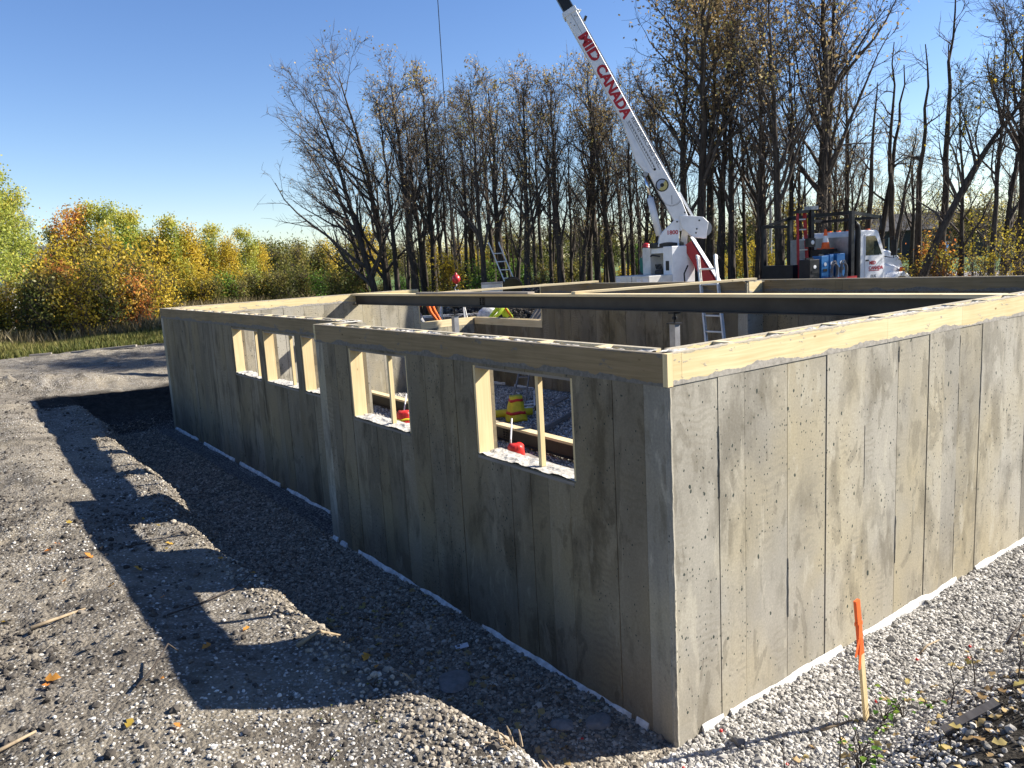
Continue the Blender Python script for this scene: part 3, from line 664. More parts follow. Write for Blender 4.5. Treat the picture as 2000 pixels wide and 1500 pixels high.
# crusty laitance on the concrete between the boards
def crust(name, axis, f0, a0, a1, base):
    na = int((a1-a0)/0.03); nw = 7
    A, B = np.meshgrid(np.linspace(a0, a1, na), np.linspace(f0+0.039, f0+0.161, nw))
    Zz = base+0.016+0.026*np.maximum(fbm(A*14, B*22, 3), -0.2)-0.020*sstep(0.10, 0.16, (B-f0))*(fbm(A*1.2, B, 2) > -0.25)
    P_ = np.c_[B.ravel(), A.ravel(), Zz.ravel()] if axis == 'y' else np.c_[A.ravel(), B.ravel(), Zz.ravel()]
    i = np.arange(na*nw).reshape(nw, na); q = np.stack([i[:-1, :-1], i[:-1, 1:], i[1:, 1:], i[1:, :-1]], -1).reshape(-1, 4)
    o = mesh_obj(name, P_, q, MT['rough'], fnd); return o
crust('wall_top', 'y', 0.0, 0.2, 5.05, ZC); crust('wall_top', 'x', 0.0, 0.1, 8.3, ZC); crust('wall_top', 'y', 0.34, 5.3, 13.9, ZC)
crust('wall_top', 'x', 5.05, 0.05, 0.52, ZC+0.006)
# window openings: wooden jambs, gritty sill, upright prop
def window(face, w, prop, lit=True):
    y0, y1, z0, z1 = w
    win = MB(); t = 0.028
    win.box((face+0.004, y1-t, z0+0.004), (face+0.145, y1-0.001, z1-0.003)); jo = win.build('window_buck', MT['wood_v'], fnd)
    b = MB().box((face+0.004, y0+0.001, z0+0.004), (face+0.145, y0+t, z1-0.003)).build('jamb_board', MT['wood_v'], jo)
    MB().box((face+0.01, y0+t+0.001, z1-0.022), (face+0.19, y1-t-0.001, z1-0.002)).build('head_board', MT['grey_wood'], jo)
    # rough sill
    na, nw = 60, 12; A, B = np.meshgrid(np.linspace(y0+t*0.2, y1-t*0.2, na), np.linspace(face-0.004, face+TH, nw))
    Zs = z0+0.006+0.022*np.maximum(fbm(A*11, B*15, 4)+0.05, -0.1)
    i = np.arange(na*nw).reshape(nw, na)
    mesh_obj('sill', np.c_[B.ravel(), A.ravel(), Zs.ravel()], np.stack([i[:-1, :-1], i[:-1, 1:], i[1:, 1:], i[1:, :-1]], -1).reshape(-1, 4), MT['rough'], jo)
    MB().box((face-0.006, y0+0.02, z0-0.03), (face+0.004, y1-0.02, z0-0.008)).build('sill_lip', MT['grey_wood'], jo)
    MB().box((face+0.075, prop, z0+0.008), (face+0.115, prop+0.036, z1-0.024)).build('prop', MT['wood_v'], jo)
window(0.0, wA1[0], 1.33); window(0.0, wA1[1], 3.66)
window(0.34, wA2[0], 8.58); window(0.34, wA2[1], 7.16); window(0.34, wA2[2], 5.9)
# white foam strips at the footing
def foam(axis, face, a0, a1, out, inner=False):
    b = MB(); n = max(3, int((a1-a0)/0.035)); A = np.linspace(a0, a1, n)
    th = 0.024; top = -0.014+0.022*fbm(A*4, A*0+face, 4)+0.006*fbm(A*23, A*0, 2); s = out
    V = []; F = []
    for i, a in enumerate(A):
        o_ = th*(1+1.2*float(vnoise(np.array([a*9]), np.array([face]))[0])); t_ = top[i]
        sec = [(face, -0.12), (face+s*o_, -0.12), (face+s*o_*0.95, t_-0.022), (face+s*o_*0.5, t_), (face, t_+0.012)]
        for f_, z in sec: V.append((f_, a, z) if axis == 'y' else (a, f_, z))
    k = 5
    for i in range(n-1):
        for j in range(k-1): F.append((i*k+j, i*k+j+1, (i+1)*k+j+1, (i+1)*k+j))
    F += [tuple(range(k))[::-1], tuple((n-1)*k+j for j in range(k))]
    b.add(V, F).build('foam_strip', MT['foam'], fnd)
for a, c in ((0.24, 0.45), (0.52, 1.83), (2.14, 3.68), (4.04, 5.4), (5.7, 7.4)): foam('x', -0.004, a, c, -1)
for a, c in ((0.23, 0.34), (0.39, 2.16), (2.49, 4.56), (4.85, 5.0), (5.09, 5.22)): foam('y', -0.004, a, c, -1)
for a, c in ((6.1, 7.6), (7.89, 9.73), (10.03, 11.85), (12.26, 13.9)): foam('y', 0.336, a, c, -1)
for a, c in ((6.3, 7.2), (7.7, 8.9), (9.4, 10.6), (11.0, 12.3), (12.7, 13.7)): foam('y', 7.866, a, c, -1)

# ------------------------------------------------------------------ steel and lumber in the foundation
b0, b1 = np.array([4.60, 13.94, 0]), np.array([4.945, 0.205, 0])
def ibeam(name, label, p0, p1, z0, z1, fl, nail, bolts=(), matn='beam'):
    mid = (p0+p1)/2; t = thing(name, label, 'steel beam', (mid[0], mid[1], z0))
    w = MB(); A = lambda p, z: (p[0], p[1], z)
    w.bar(A(p0, (z0+z1)/2), A(p1, (z0+z1)/2), 0.009, z1-z0-0.026); w.build('web', MT[matn], t)
    MB().bar(A(p0, z1-0.0065), A(p1, z1-0.0065), fl, 0.013).build('flange', MT[matn], t)
    MB().bar(A(p0, z0+0.0065), A(p1, z0+0.0065), fl, 0.013).build('flange', MT[matn], t)
    if nail: MB().bar(A(p0, z1+0.020), A(p1, z1+0.020), fl*1.02, 0.038).build('nailer_plank', MT['wood_h'], t)
    d = (p1-p0)/np.linalg.norm(p1-p0); sd = np.array([-d[1], d[0], 0])*(-1 if -d[1] > 0 else 1)
    for f in bolts:
        c = p0+(p1-p0)*f; pl = MB()
        pl.bar(A(c-d*0.07+sd*0.009, (z0+z1)/2), A(c+d*0.07+sd*0.009, (z0+z1)/2), 0.009, (z1-z0)*0.72); po = pl.build('splice_plate', MT[matn], t)
        for i in (-1, 1):
            for k in range(4):
                q = c+d*0.04*i+sd*0.014; z = z0+0.05+(z1-z0-0.1)*k/3
                MB().lathe([(0.014, 0), (0.014, 0.014), (0.009, 0.024)], A(q, z), sd, 6).build('bolt', MT['black'], po)
    return t
ibeam('steel_beam', 'long dark steel beam spanning the foundation above the walls with a wood plank on top', b0, b1, 2.20, 2.404, 0.19, True, (0.37,))
ibeam('steel_beam', 'dark steel beam lying on the gravel floor behind the window openings', np.array([4.40, 13.5, 0]), np.array([4.13, 4.6, 0]), -0.02, 0.21, 0.16, True, (0.66,))

def plank(label, p0, p1, w, h, mat, cat='plank', name='plank', bend=0.0):
    p0 = np.array(p0, float); p1 = np.array(p1, float); b = MB(); n = 6; d = p1-p0
    for i in range(n):
        f0, f1 = i/n, (i+1)/n; q0 = p0+d*f0; q1 = p0+d*f1
        q0[2] -= bend*math.sin(math.pi*f0); q1[2] -= bend*math.sin(math.pi*f1)
        b.bar(q0, q1, w, h)
    r = thing(name, label, cat, tuple((p0+p1)/2)); o = b.build('board', mat, r); return tag(r, label, cat)
def plank1(label, p0, p1, w, h, mat, cat='plank', name='plank'):
    b = MB().bar(p0, p1, w, h); o = b.build(name, mat); return tag(o, label, cat)
plank1('light spruce plank laid from the beam to the right wall, left of the crane', (4.62, 10.25, 2.462), (8.12, 9.45, 2.468), 0.14, 0.036, MT['wood_h'])
plank1('light spruce plank laid from the beam to the right wall, in front of the crane', (4.74, 6.32, 2.462), (8.12, 5.44, 2.47), 0.14, 0.036, MT['wood_h'])
plank1('grey plank lying along the top of the steel beam', (4.57, 10.9, 2.462), (4.70, 7.35, 2.462), 0.15, 0.036, MT['grey_wood'])
# telescopic posts under the beam
def post(x, y, label):
    t = thing('steel_post', label, 'post', (x, y, -0.03), 'screw posts under the steel beam')
    MB().box((x-.05, y-.05, -0.03), (x+.05, y+.05, 2.03)).build('shaft', MT['steel'], t)
    MB().box((x-.078, y-.078, 2.03), (x+.078, y+.078, 2.045)).build('cap_plate', MT['black'], t)
    MB().tube([(x, y, 2.045), (x, y, 2.17)], 0.016, 8).build('jack_screw', MT['black'], t)
    MB().lathe([(0.03, 0), (0.036, 0.01), (0.036, 0.03), (0.03, 0.04)], (x, y, 2.09), n=6).build('jack_nut', MT['black'], t)
    MB().box((x-.07, y-.05, 2.17), (x+.07, y+.05, 2.196)).build('saddle', MT['black'], t)
post(4.83, 4.31, 'square steel post with a screw jack under the beam, nearer one'); post(4.69, 9.78, 'square steel post with a screw jack under the beam, farther one by the dropped corner')

# ladders ----------------------------------------------------------
def ladder(label, a, b, wdir, width, rungs, r0=0.3, tip=None):
    a = np.array(a, float); b = np.array(b, float); w = np.array(wdir, float); w /= np.linalg.norm(w); d = b-a; L = np.linalg.norm(d); d /= L
    n = np.cross(d, w); t = thing('ladder', label, 'ladder', tuple(a))
    for s in (-1, 1):
        m = MB(); o = a+w*s*width/2                 # C-shaped rail: web and two lips
        m.bar(o, o+d*L, 0.006, 0.075, n); m.bar(o+n*0.033-w*s*0.012, o+n*0.033+d*L-w*s*0.012, 0.03, 0.006, n); m.bar(o-n*0.033-w*s*0.012, o-n*0.033+d*L-w*s*0.012, 0.03, 0.006, n)
        ro = m.build('rail', MT['alu'], t)
        MB().bar(o-d*0.03, o+d*0.05, 0.03, 0.085, n).build('foot', MT['rubber'], ro); MB().bar(o+d*(L-0.06), o+d*(L+0.02), 0.028, 0.076, n).build('end_cap', MT['cream'], ro)
    for i in range(rungs):
        c = a+d*(r0+0.305*i); MB().tube([c-w*(width/2-0.002), c+w*(width/2-0.002)], 0.017, 8).build('rung', MT['alu'], t)
    return t
lA = np.array([7.10, 5.52, 0.0]); lB = np.array([8.03, 6.38, 2.92]); 
ladder('aluminium ladder leaning on the inside of the right wall beside the crane', (7.0, 5.22, -0.03), (8.0, 6.38, 2.90), (0.05, -1, 0.0), 0.40, 10)
ladder('aluminium ladder leaning back against the trees left of the crane', (11.30, 16.10, 0.9), (11.30, 17.72, 3.58), (0.8, -0.6, 0.0), 0.34, 9)
ladder('aluminium ladder lying flat on the gravel floor inside', (5.9, 9.25, 0.06), (6.9, 10.55, 0.10), (0.62, -0.5, 0.06), 0.36, 5, 0.1)
# timber step ladder propped inside
t = thing('step_ladder', 'narrow grey wooden step ladder propped on the gravel behind the yellow sack', 'ladder', (6.2, 9.9, 0))
sa, sb = np.array([6.05, 9.75, 0.0]), np.array([7.10, 10.75, 0.78]); w = np.array([0.7, -0.7, 0]); dd = sb-sa
for s in (-1, 1): MB().bar(sa+w*0.14*s, sb+w*0.11*s, 0.025, 0.07).build('rail', MT['grey_wood'], t)
for k in range(4):
    c = sa+dd*(0.14+0.25*k); MB().bar(c-w*0.135, c+w*0.135, 0.11, 0.03).build('tread', MT['grey_wood'], t)

# yellow and red fabric footing sacks ------------------------------
def sack(label, x, y, z, prof, bands, base='yellow', band='bag_red', lean=(0, 0)):
    t = thing('footing_sack', label, 'sack', (x, y, z), 'fabric footing sacks on the gravel floor')
    an = 22
    def ring(h, r):
        A = np.arange(an)*2*math.pi/an; rr = r*(1+0.07*np.sin(A*5+h*9)+0.05*np.sin(A*9-h*23+x))
        return np.c_[x+lean[0]*h+rr*np.cos(A), y+lean[1]*h+rr*np.sin(A), np.full(an, z+h)+0.012*np.sin(A*3+1)]
    hs = np.array([p[0] for p in prof]); rs = np.array([p[1] for p in prof])
    def shell(h0, h1, grow, n):
        H = np.linspace(h0, h1, n); V = np.vstack([ring(h, np.interp(h, hs, rs)+grow) for h in H])
        F = [(i*an+j, i*an+(j+1) % an, (i+1)*an+(j+1) % an, (i+1)*an+j) for i in range(n-1) for j in range(an)]
        F += [tuple(range(an))[::-1], tuple((n-1)*an+j for j in range(an))]
        return V, F
    MB().add(*shell(hs[0], hs[-1], 0, 14)).build('cloth', MT[base], t, True)
    for h0, h1 in bands: MB().add(*shell(h0, h1, 0.006, 3)).build('band', MT[band], t, True)
    return t
sack('tall yellow fabric sack with two red bands behind the beam on the gravel', 5.36, 8.86, -0.02, [(0, .21), (.10, .19), (.3, .15), (.42, .125), (.47, .12)], [(.13, .185), (.37, .42)])
sack('short red and yellow sack seen through the nearest window', 3.56, 6.45, -0.05, [(0, .14), (.13, .135), (.24, .12), (.27, .09)], [(.03, .09)], 'bag_red', 'yellow')
sack('short red and yellow sack seen through the second window', 3.56, 10.0, -0.03, [(0, .17), (.15, .16), (.30, .14), (.33, .11)], [(.03, .08), (.16, .2)], 'bag_red', 'yellow')
t = thing('footing_tube', 'yellow cloth tube lying beside the tall yellow sack', 'tube', (5.0, 9.35, 0.06))
MB().tube([(4.98, 9.43, .08), (5.15, 9.23, .08), (5.45, 9.06, .085), (5.76, 8.87, .08)], [.075, .08, .082, .07], 12).build('cloth', MT['yellow'], t, True)
MB().tube([(5.06, 9.34, .08), (5.10, 9.29, .08)], .0835, 12).build('stencil_mark', MT['letter_grey'], t)
for x, y, lab in ((3.62, 6.62, 'thin white pipe standing beside the sack in the nearest window'), (3.72, 10.25, 'thin white pipe standing beside the sack in the second window')):
    o = MB().tube([(x-.05, y, 0), (x-.03, y, 0.26), (x+.12, y+0.15, 0.55)], 0.013, 6).build('pipe', MT['hat_white']); tag(o, lab, 'pipe')
# planks stacked on the floor inside the nearest window
for k in range(8):
    o = MB().bar((2.55+0.155*(k % 5)+0.02*prng.random(), 3.2+0.2*prng.random(), 0.03+0.042*(k//5)), (3.05+0.155*(k % 5), 6.2+0.3*prng.random(), 0.03+0.042*(k//5)), 0.145, 0.038).build('plank', MT['grey_wood'])
    tag(o, 'weathered grey plank in the stack under the nearest window', 'plank', 'planks stacked on the floor inside')
o = MB().bar((4.75, 7.47, 0.02), (6.6, 8.44, 0.05), 0.04, 0.09).build('timber', MT['grey_wood']); tag(o, 'dark timber edging lying slantwise across the gravel floor', 'timber')
o = MB().bar((6.5, 9.2, 0.06), (7.1, 9.45, 0.1), 0.16, 0.04).build('plank', MT['grey_wood']); tag(o, 'short grey board at the foot of the right wall', 'plank')

# ------------------------------------------------------------------ people
def person(label, J, rad, mats, hat=None, vest=None, headdir=(0, -1, 0), hair=(0.05, 0.035, 0.025)):
    """J joints -> metres; one skinned body, coloured by body region"""
    chain = [('pelvis', 'belly'), ('belly', 'chest'), ('chest', 'neck'), ('neck', 'head0'), ('head0', 'head1')]
    for s in 'LR': chain += [('chest', 'sh'+s), ('sh'+s, 'el'+s), ('el'+s, 'wr'+s), ('wr'+s, 'ha'+s), ('pelvis', 'hip'+s), ('hip'+s, 'kn'+s), ('kn'+s, 'an'+s), ('an'+s, 'to'+s)]
    names = list(J); V = [Vector(J[n]) for n in names]; E = [(names.index(a), names.index(b)) for a, b in chain]
    me = bpy.data.meshes.new('body'); me.from_pydata(V, E, []); me.update(); o = bpy.data.objects.new('body', me); COL.objects.link(o)
    sk = o.modifiers.new('skin', 'SKIN'); ss = o.modifiers.new('sub', 'SUBSURF'); ss.levels = ss.render_levels = 2
    base = {'pelvis': .135, 'belly': .13, 'chest': .15, 'neck': .055, 'head0': .085, 'head1': .085}
    lim = {'sh': .075, 'el': .05, 'wr': .035, 'ha': .04, 'hip': .105, 'kn': .07, 'an': .05, 'to': .045}
    for i, n in enumerate(names):
        r_ = base.get(n, lim.get(n[:-1], .05))*rad; me.skin_vertices[0].data[i].radius = (r_, r_)
    me.skin_vertices[0].data[names.index('pelvis')].use_root = True
    dg = bpy.context.evaluated_depsgraph_get(); dg.update(); new = bpy.data.meshes.new_from_object(o.evaluated_get(dg)); bpy.data.objects.remove(o)
    root = thing('person', label, 'person', (float(J['pelvis'][0]), float(J['pelvis'][1]), float(min(J['toL'][2], J['toR'][2]))-0.05))
    off = root_loc(root); pts = np.array([v.co[:] for v in new.vertices]); new.vertices.foreach_set('co', (pts-off).ravel())
    for m in mats: new.materials.append(m)      # upper, lower, skin, boots
    reg = {'pelvis': 1, 'belly': 0, 'chest': 0, 'neck': 2, 'head0': 2, 'head1': 2}
    lreg = {'sh': 0, 'el': 0, 'wr': 0, 'ha': 2, 'hip': 1, 'kn': 1, 'an': 1, 'to': 3}
    JJ = np.array([v[:] for v in V])
    mids = []; mr = []
    for a, b in chain:
        for f in np.linspace(0, 1, 7):
            mids.append(JJ[names.index(a)]*(1-f)+JJ[names.index(b)]*f); q = a if f < .6 else b; mr.append(reg.get(q, lreg.get(q[:-1], 0)))
    mids = np.array(mids); mr = np.array(mr)
    for p in new.polygons:
        c = np.array(p.center[:])+off; p.material_index = int(mr[np.argmin(((mids-c)**2).sum(1))]); p.use_smooth = True
    body = bpy.data.objects.new('body', new); COL.objects.link(body); body.parent = root
    h1 = np.array(J['head1']); h0 = np.array(J['head0']); up = h1-h0; up /= np.linalg.norm(up); fd = np.array(headdir, float); fd -= up*fd.dot(up); fd /= np.linalg.norm(fd); sd = np.cross(fd, up)
    hc = (h0+h1)/2+up*0.01
    MB().tube([hc+fd*.085+up*.03, hc+fd*.118-up*.012], [.012, .019], 6).build('nose', mats[2], root, True)
    for s in (-1, 1):
        MB().lathe([(.0, 0), (.013, .004), (0, .009)], hc+fd*.083+sd*.035*s+up*.032, fd, 8).build('eye', MT['black'], root)
        MB().lathe([(.0, -.01), (.032, 0), (.02, .012), (0, .016)], hc+sd*.088*s, sd*s, 8).build('ear', mats[2], root, True)
    MB().bar(hc+fd*.086-sd*.025-up*.045, hc+fd*.086+sd*.025-up*.045, .008, .01).build('mouth', MT['bag_red'], root)
    for s in 'LR':                                  # five bent fingers per hand
        ha = np.array(J['ha'+s]); wr = np.array(J['wr'+s]); d = ha-wr; d /= np.linalg.norm(d); a = np.cross(d, up); a /= np.linalg.norm(a)+1e-9; n_ = np.cross(d, a)
        for k, (ln, of) in enumerate(((.06, -.033), (.075, -.011), (.072, .011), (.056, .032))):
            MB().tube([ha+a*of, ha+a*of+d*ln*.6+n_*.008, ha+a*of+d*ln+n_*.03], [.0095, .009, .007], 6).build('finger', mats[2], body, True)
        MB().tube([ha-d*.02-a*.03, ha-a*.06+d*.02, ha-a*.055+d*.055+n_*.012], [.011, .010, .008], 6).build('thumb', mats[2], body, True)
    if hat:
        m = MB().lathe([(.128, -.005), (.13, 0.012), (.112, .014), (.108, .05), (.085, .095), (.045, .118), (0, .124)], hc+up*.055, up, 18)
        ho = m.build('hard_hat', hat, root, True); MB().bar(hc+up*.062+fd*.09, hc+up*.056+fd*.165, .15, .008, up).build('visor', hat, ho)
    else:
        MB().lathe([(.095, -.02), (.1, .03), (.08, .075), (.03, .1), (0, .102)], hc+up*.03-fd*.008, up, 16).build('hair', MT['denim'], root, True)
    if vest:
        for s in 'LR':
            MB().tube([np.array(J['ch'+'est'])*.5+np.array(J['sh'+s])*.5+fd*0.0+np.array([0, 0, 0.09*rad]), np.array(J['chest'])*.45+np.array(J['sh'+s])*.55-up*.02+fd*.135, np.array(J['belly'])*.75+np.array(J['hip'+s])*.25+fd*.14], .02, 6).build('reflective_strip', vest, body, True)
    return root
def pose(org, face, parts):
    """joint table given as (right, forward, up) about org, facing along face"""
    f = np.array([face[0], face[1], 0.0]); f /= np.linalg.norm(f); r = np.array([f[1], -f[0], 0])
    return {k: tuple(np.array(org)+r*v[0]+f*v[1]+np.array([0, 0, v[2]])) for k, v in parts.items()}
STAND = dict(pelvis=(0, 0, .95), belly=(0, .01, 1.12), chest=(0, 0, 1.34), neck=(0, .02, 1.52), head0=(0, .05, 1.60), head1=(0, .07, 1.70),
    shL=(-.19, 0, 1.42), elL=(-.25, .06, 1.13), wrL=(-.20, .28, 1.05), haL=(-.18, .36, 1.05), shR=(.19, 0, 1.42), elR=(.25, .05, 1.13), wrR=(.19, .27, 1.02), haR=(.17, .35, 1.01),
    hipL=(-.1, 0, .90), knL=(-.11, .02, .49), anL=(-.11, -.02, .09), toL=(-.12, .14, .045), hipR=(.1, 0, .90), knR=(.11, .03, .49), anR=(.11, -.02, .09), toR=(.12, .14, .045))
BEND = dict(pelvis=(0, -.22, .86), belly=(0, -.10, 1.00), chest=(0, .16, 1.08), neck=(0, .34, 1.10), head0=(0, .43, 1.09), head1=(0, .53, 1.10),
    shL=(-.19, .20, 1.06), elL=(-.22, .30, .78), wrL=(-.14, .44, .56), haL=(-.11, .48, .48), shR=(.19, .20, 1.06), elR=(.23, .28, .78), wrR=(.15, .42, .55), haR=(.12, .46, .47),
    hipL=(-.11, -.22, .82), knL=(-.13, .03, .47), anL=(-.13, -.12, .09), toL=(-.14, .05, .045), hipR=(.11, -.22, .82), knR=(.13, .06, .47), anR=(.13, -.08, .09), toR=(.14, .09, .045))
CROUCH = dict(pelvis=(0, -.15, .42), belly=(0, -.06, .60), chest=(0, .10, .78), neck=(0, .20, .92), head0=(0, .27, .98), head1=(0, .32, 1.07),
    shL=(-.19, .12, .86), elL=(-.27, .30, .66), wrL=(-.12, .46, .56), haL=(-.06, .52, .53), shR=(.19, .12, .86), elR=(.27, .30, .66), wrR=(.12, .47, .55), haR=(.07, .53, .52),
    hipL=(-.11, -.15, .40), knL=(-.17, .27, .50), anL=(-.15, .02, .09), toL=(-.16, .16, .045), hipR=(.11, -.15, .40), knR=(.19, .24, .46), anR=(.16, -.03, .09), toR=(.17, .12, .045))

# workers outside the dropped corner
g1 = np.array([7.02, 15.15]); person('worker in orange jacket and lime gloves bending down behind the far wall', pose((g1[0], g1[1], 1.02), (0.75, -0.66), BEND), 1.0, [MT['hivis_orange'], MT['grey_cloth'], MT['skin'], MT['denim']], MT['hat_white'])
g2 = np.array([9.12, 14.25]); person('worker in lime vest and red helmet crouching behind the dropped corner', pose((g2[0], g2[1], 0.92), (-0.85, 0.3), CROUCH), 1.0, [MT['hivis_yellow'], MT['denim'], MT['skin'], MT['denim']], MT['hat_red'], MT['hivis_orange'])

# long steel and boards stacked outside the dropped corner, on sawhorses
def horse(c, label, z0=1.25, z1=2.0):
    t = thing('sawhorse', label, 'sawhorse', (c[0], c[1], z0), 'sawhorses under the stacked steel')
    d = np.array([0.75, -0.66, 0]); n = np.array([0.66, 0.75, 0]); o = np.array([c[0], c[1], 0])
    MB().bar(o+d*-.4+np.array([0, 0, z1]), o+d*.4+np.array([0, 0, z1]), .05, .09).build('top_rail', MT['alu'], t)
    for i in (-1, 1):
        for k in (-1, 1): MB().bar(o+d*.3*i+np.array([0, 0, z1-.03]), o+d*.38*i+n*.28*k+np.array([0, 0, z0]), .04, .04).build('leg', MT['alu'], t)
c1 = bearing(893, 21.9); c2 = bearing(945, 22.3)
horse(c1, 'pale metal sawhorse with splayed legs at the dropped corner'); 
e = np.array([0.78, -0.62, 0])
for k in range(7):
    o_ = np.array([*bearing(905, 22.2+0.16*(k % 3)), 1.42+0.075*(k//3)])
    o = MB().bar(o_-e*1.2, o_+e*(1.15-0.05*k), 0.14, 0.06).build('plank', MT['grey_wood'] if k < 5 else MT['cream']); tag(o, 'long grey form board in the pile beyond the dropped corner', 'board', 'form boards piled beyond the dropped corner')
for k in range(3):
    p = np.array([*bearing(1032+8*k, 21.6), 1.15]); q = p+np.array([1.0, 0.2, 0.85])
    o = MB().bar(p, q, .07, .07).build('timber', MT['grey_wood']); tag(o, 'grey timber leaning up beside the tall right wall', 'timber', 'timbers leaning beside the tall right wall')
# white sheet bag, grey box and hose reel by the spoil heap
p = bearing(962, 21.9); o = MB().lathe([(.05, 0), (.30, .02), (.34, .12), (.24, .26), (.10, .36), (.03, .38)], (p[0], p[1], 1.42), n=14).build('bag', MT['foam'], None, True)
for v in o.data.vertices: v.co.x += .06*math.sin(v.co.y*17+v.co.z*9); v.co.y += .05*math.sin(v.co.x*13)
tag(o, 'crumpled white bag beside the crouching worker', 'bag')
p = bearing(972, 23.0); t = thing('tool_box', 'grey metal box standing at the foot of the left ladder', 'box', (p[0], p[1], 1.9))
MB().box((-.3, -.22, 0), (.3, .22, .38), ((.8, -.6, 0), (.6, .8, 0), (0, 0, 1)), (p[0], p[1], 1.98)).build('case', MT['cream'], t); MB().box((-.31, -.23, .385), (.31, .23, .43), ((.8, -.6, 0), (.6, .8, 0), (0, 0, 1)), (p[0], p[1], 1.98)).build('lid', MT['steel'], t)
p = bearing(1012, 22.6); t = thing('hose_reel', 'dark round hose reel lying beyond the beam near the left ladder', 'reel', (p[0], p[1], 2.0))
MB().lathe([(.05, -.08), (.28, -.08), (.28, -.05), (.17, -.05), (.17, .05), (.28, .05), (.28, .08), (.05, .08)], (p[0], p[1], 2.26), (0.6, 0.75, 0.25), 20).build('drum', MT['black'], t)
MB().tube([(p[0]+.2*math.cos(a)*.9, p[1]-.2*math.cos(a)*.6, 2.26+.21*math.sin(a)) for a in np.linspace(0, 12.5, 60)], .022, 6).build('hose', MT['letter_grey'], t)
# stuff by the near wall --------------------------------------------
zs = gh(1.13, -0.61); t = thing('survey_stake', 'wooden survey stake with orange top and ribbon standing in the gravel before the sunlit wall', 'stake', (1.13, -0.61, zs))
s0 = np.array([1.15, -0.61, zs-0.12]); s1 = np.array([1.01, -0.60, 0.81]); up = (s1-s0)/np.linalg.norm(s1-s0)
MB().bar(s0, s0+up*0.62, 0.042, 0.020, (0, 1, 0)).build('stick', MT['wood_v'], t); MB().bar(s0+up*.622, s1, 0.0425, 0.0205, (0, 1, 0)).build('painted_top', MT['orange'], t)
k0 = s0+up*0.84; rb = MB()
rb.bar(k0-up*.012, k0+up*.012, .05, .027, (0, 1, 0))
for dx, ln, sw in ((-.026, .20, -.035), (-.005, .30, -.012)):
    pts = [k0+np.array([dx*.4, -.016, 0]), k0+np.array([dx, -.026, -.08]), k0+np.array([dx+sw*.5, -.024, -.6*ln]), k0+np.array([dx+sw, -.02, -ln])]
    for a, b in zip(pts[:-1], pts[1:]): rb.bar(a, b, .024, .0016, (0, 1, 0))
rb.build('ribbon', MT['orange'], t)
# rubbish and stones in the trench
zp = gh(-0.33, 1.98)
o = MB().box((-.055, -.035, 0), (.055, .035, .002), ((.9, -.35, .1), (.35, .9, .05), (-.1, -.02, 1)), (-.33, 1.98, zp+.02)).build('paper_card', MT['paper']); tag(o, 'small white card lying in the shaded trench', 'litter')
def lump(label, x, y, r, flat, mat, name='stone', cat='stone', sink=.25, seed=1):
    bm = bmesh.new(); bmesh.ops.create_icosphere(bm, subdivisions=3, radius=1); rr = random.Random(seed)
    off = [Vector((rr.uniform(-9, 9), rr.uniform(-9, 9), rr.uniform(-9, 9))) for _ in range(2)]
    from mathutils import noise as mn
    for v in bm.verts:
        d = 1+.28*mn.noise(v.co*1.1+off[0])+.10*mn.noise(v.co*4+off[1]); v.co = Vector((v.co.x*r*d, v.co.y*r*.8*d, v.co.z*r*flat*d))
    me = bpy.data.meshes.new(name); bm.to_mesh(me); bm.free(); me.materials.append(mat)
    o = bpy.data.objects.new(name, me); COL.objects.link(o); o.location = (x, y, gh(x, y)+r*flat*(1-sink*2)); o.rotation_euler = (0, 0, seed*1.3); return tag(o, label, cat)
slab = plain('dried_slurry', (0.20, 0.195, 0.185), 0.9, var=0.25, scale=20, bump=0.6)
lump('flat grey slab of spilt concrete in the middle of the trench', -.66, 1.56, .16, .22, slab, 'concrete_lump', 'concrete lump', .2, 3)
lump('small grey concrete lump near the foot of the corner', -.42, .62, .08, .4, slab, 'concrete_lump', 'concrete lump', .25, 4)
lump('second small grey concrete lump near the foot of the corner, nearer the wall', -.22, .50, .10, .35, slab, 'concrete_lump', 'concrete lump', .25, 5)
lump('grey stone lying in the gravel just right of the corner', .32, -.22, .045, .7, MT['stone'], 'stone', 'stone', .2, 6)
# sticks and splintered wood
def stick(label, pts, r, mat, cat='stick', name='stick'):
    P_ = [np.array([x, y, gh(x, y)+h]) for x, y, h in pts]; o = MB().tube(P_, np.linspace(r, r*.45, len(P_)), 6).build(name, mat, None, True); return tag(o, label, cat)
MT['dead'] = plain('dead_wood', (0.26, 0.20, 0.13), 0.9, var=0.35, scale=20); MT['darktwig'] = plain('dark_twig', (0.05, 0.04, 0.033), 0.9, var=0.3)
stick('pale broken stick on the edge of the bank between the two nearest window shadows', [(-1.78, 1.62, .02), (-1.60, 1.70, .03), (-1.42, 1.78, .05)], .016, MT['dead'])
stick('thin curved twig across the second window shadow', [(-2.35, 2.6, .02), (-2.1, 2.72, .03), (-1.8, 2.9, .02), (-1.6, 3.1, .02)], .007, MT['darktwig'])
stick('thin twig across the bright patch of the farther window', [(-2.3, 4.4, .02), (-2.0, 4.5, .02), (-1.7, 4.7, .02)], .006, MT['darktwig'])
stick('weathered branch lying on the soil at the left edge', [(-3.15, 2.9, .03), (-2.98, 2.95, .03), (-2.8, 3.05, .02)], .016, MT['dead'])
stick('forked dark root sticking out of the soil at the lower left', [(-2.74, 1.62, .03), (-2.62, 1.75, .05), (-2.5, 1.86, .12), (-2.44, 1.9, .04)], .009, MT['darktwig'])
stick('thick stick end at the lower left corner', [(-3.5, 1.45, .02), (-3.25, 1.5, .03)], .014, MT['dead'])
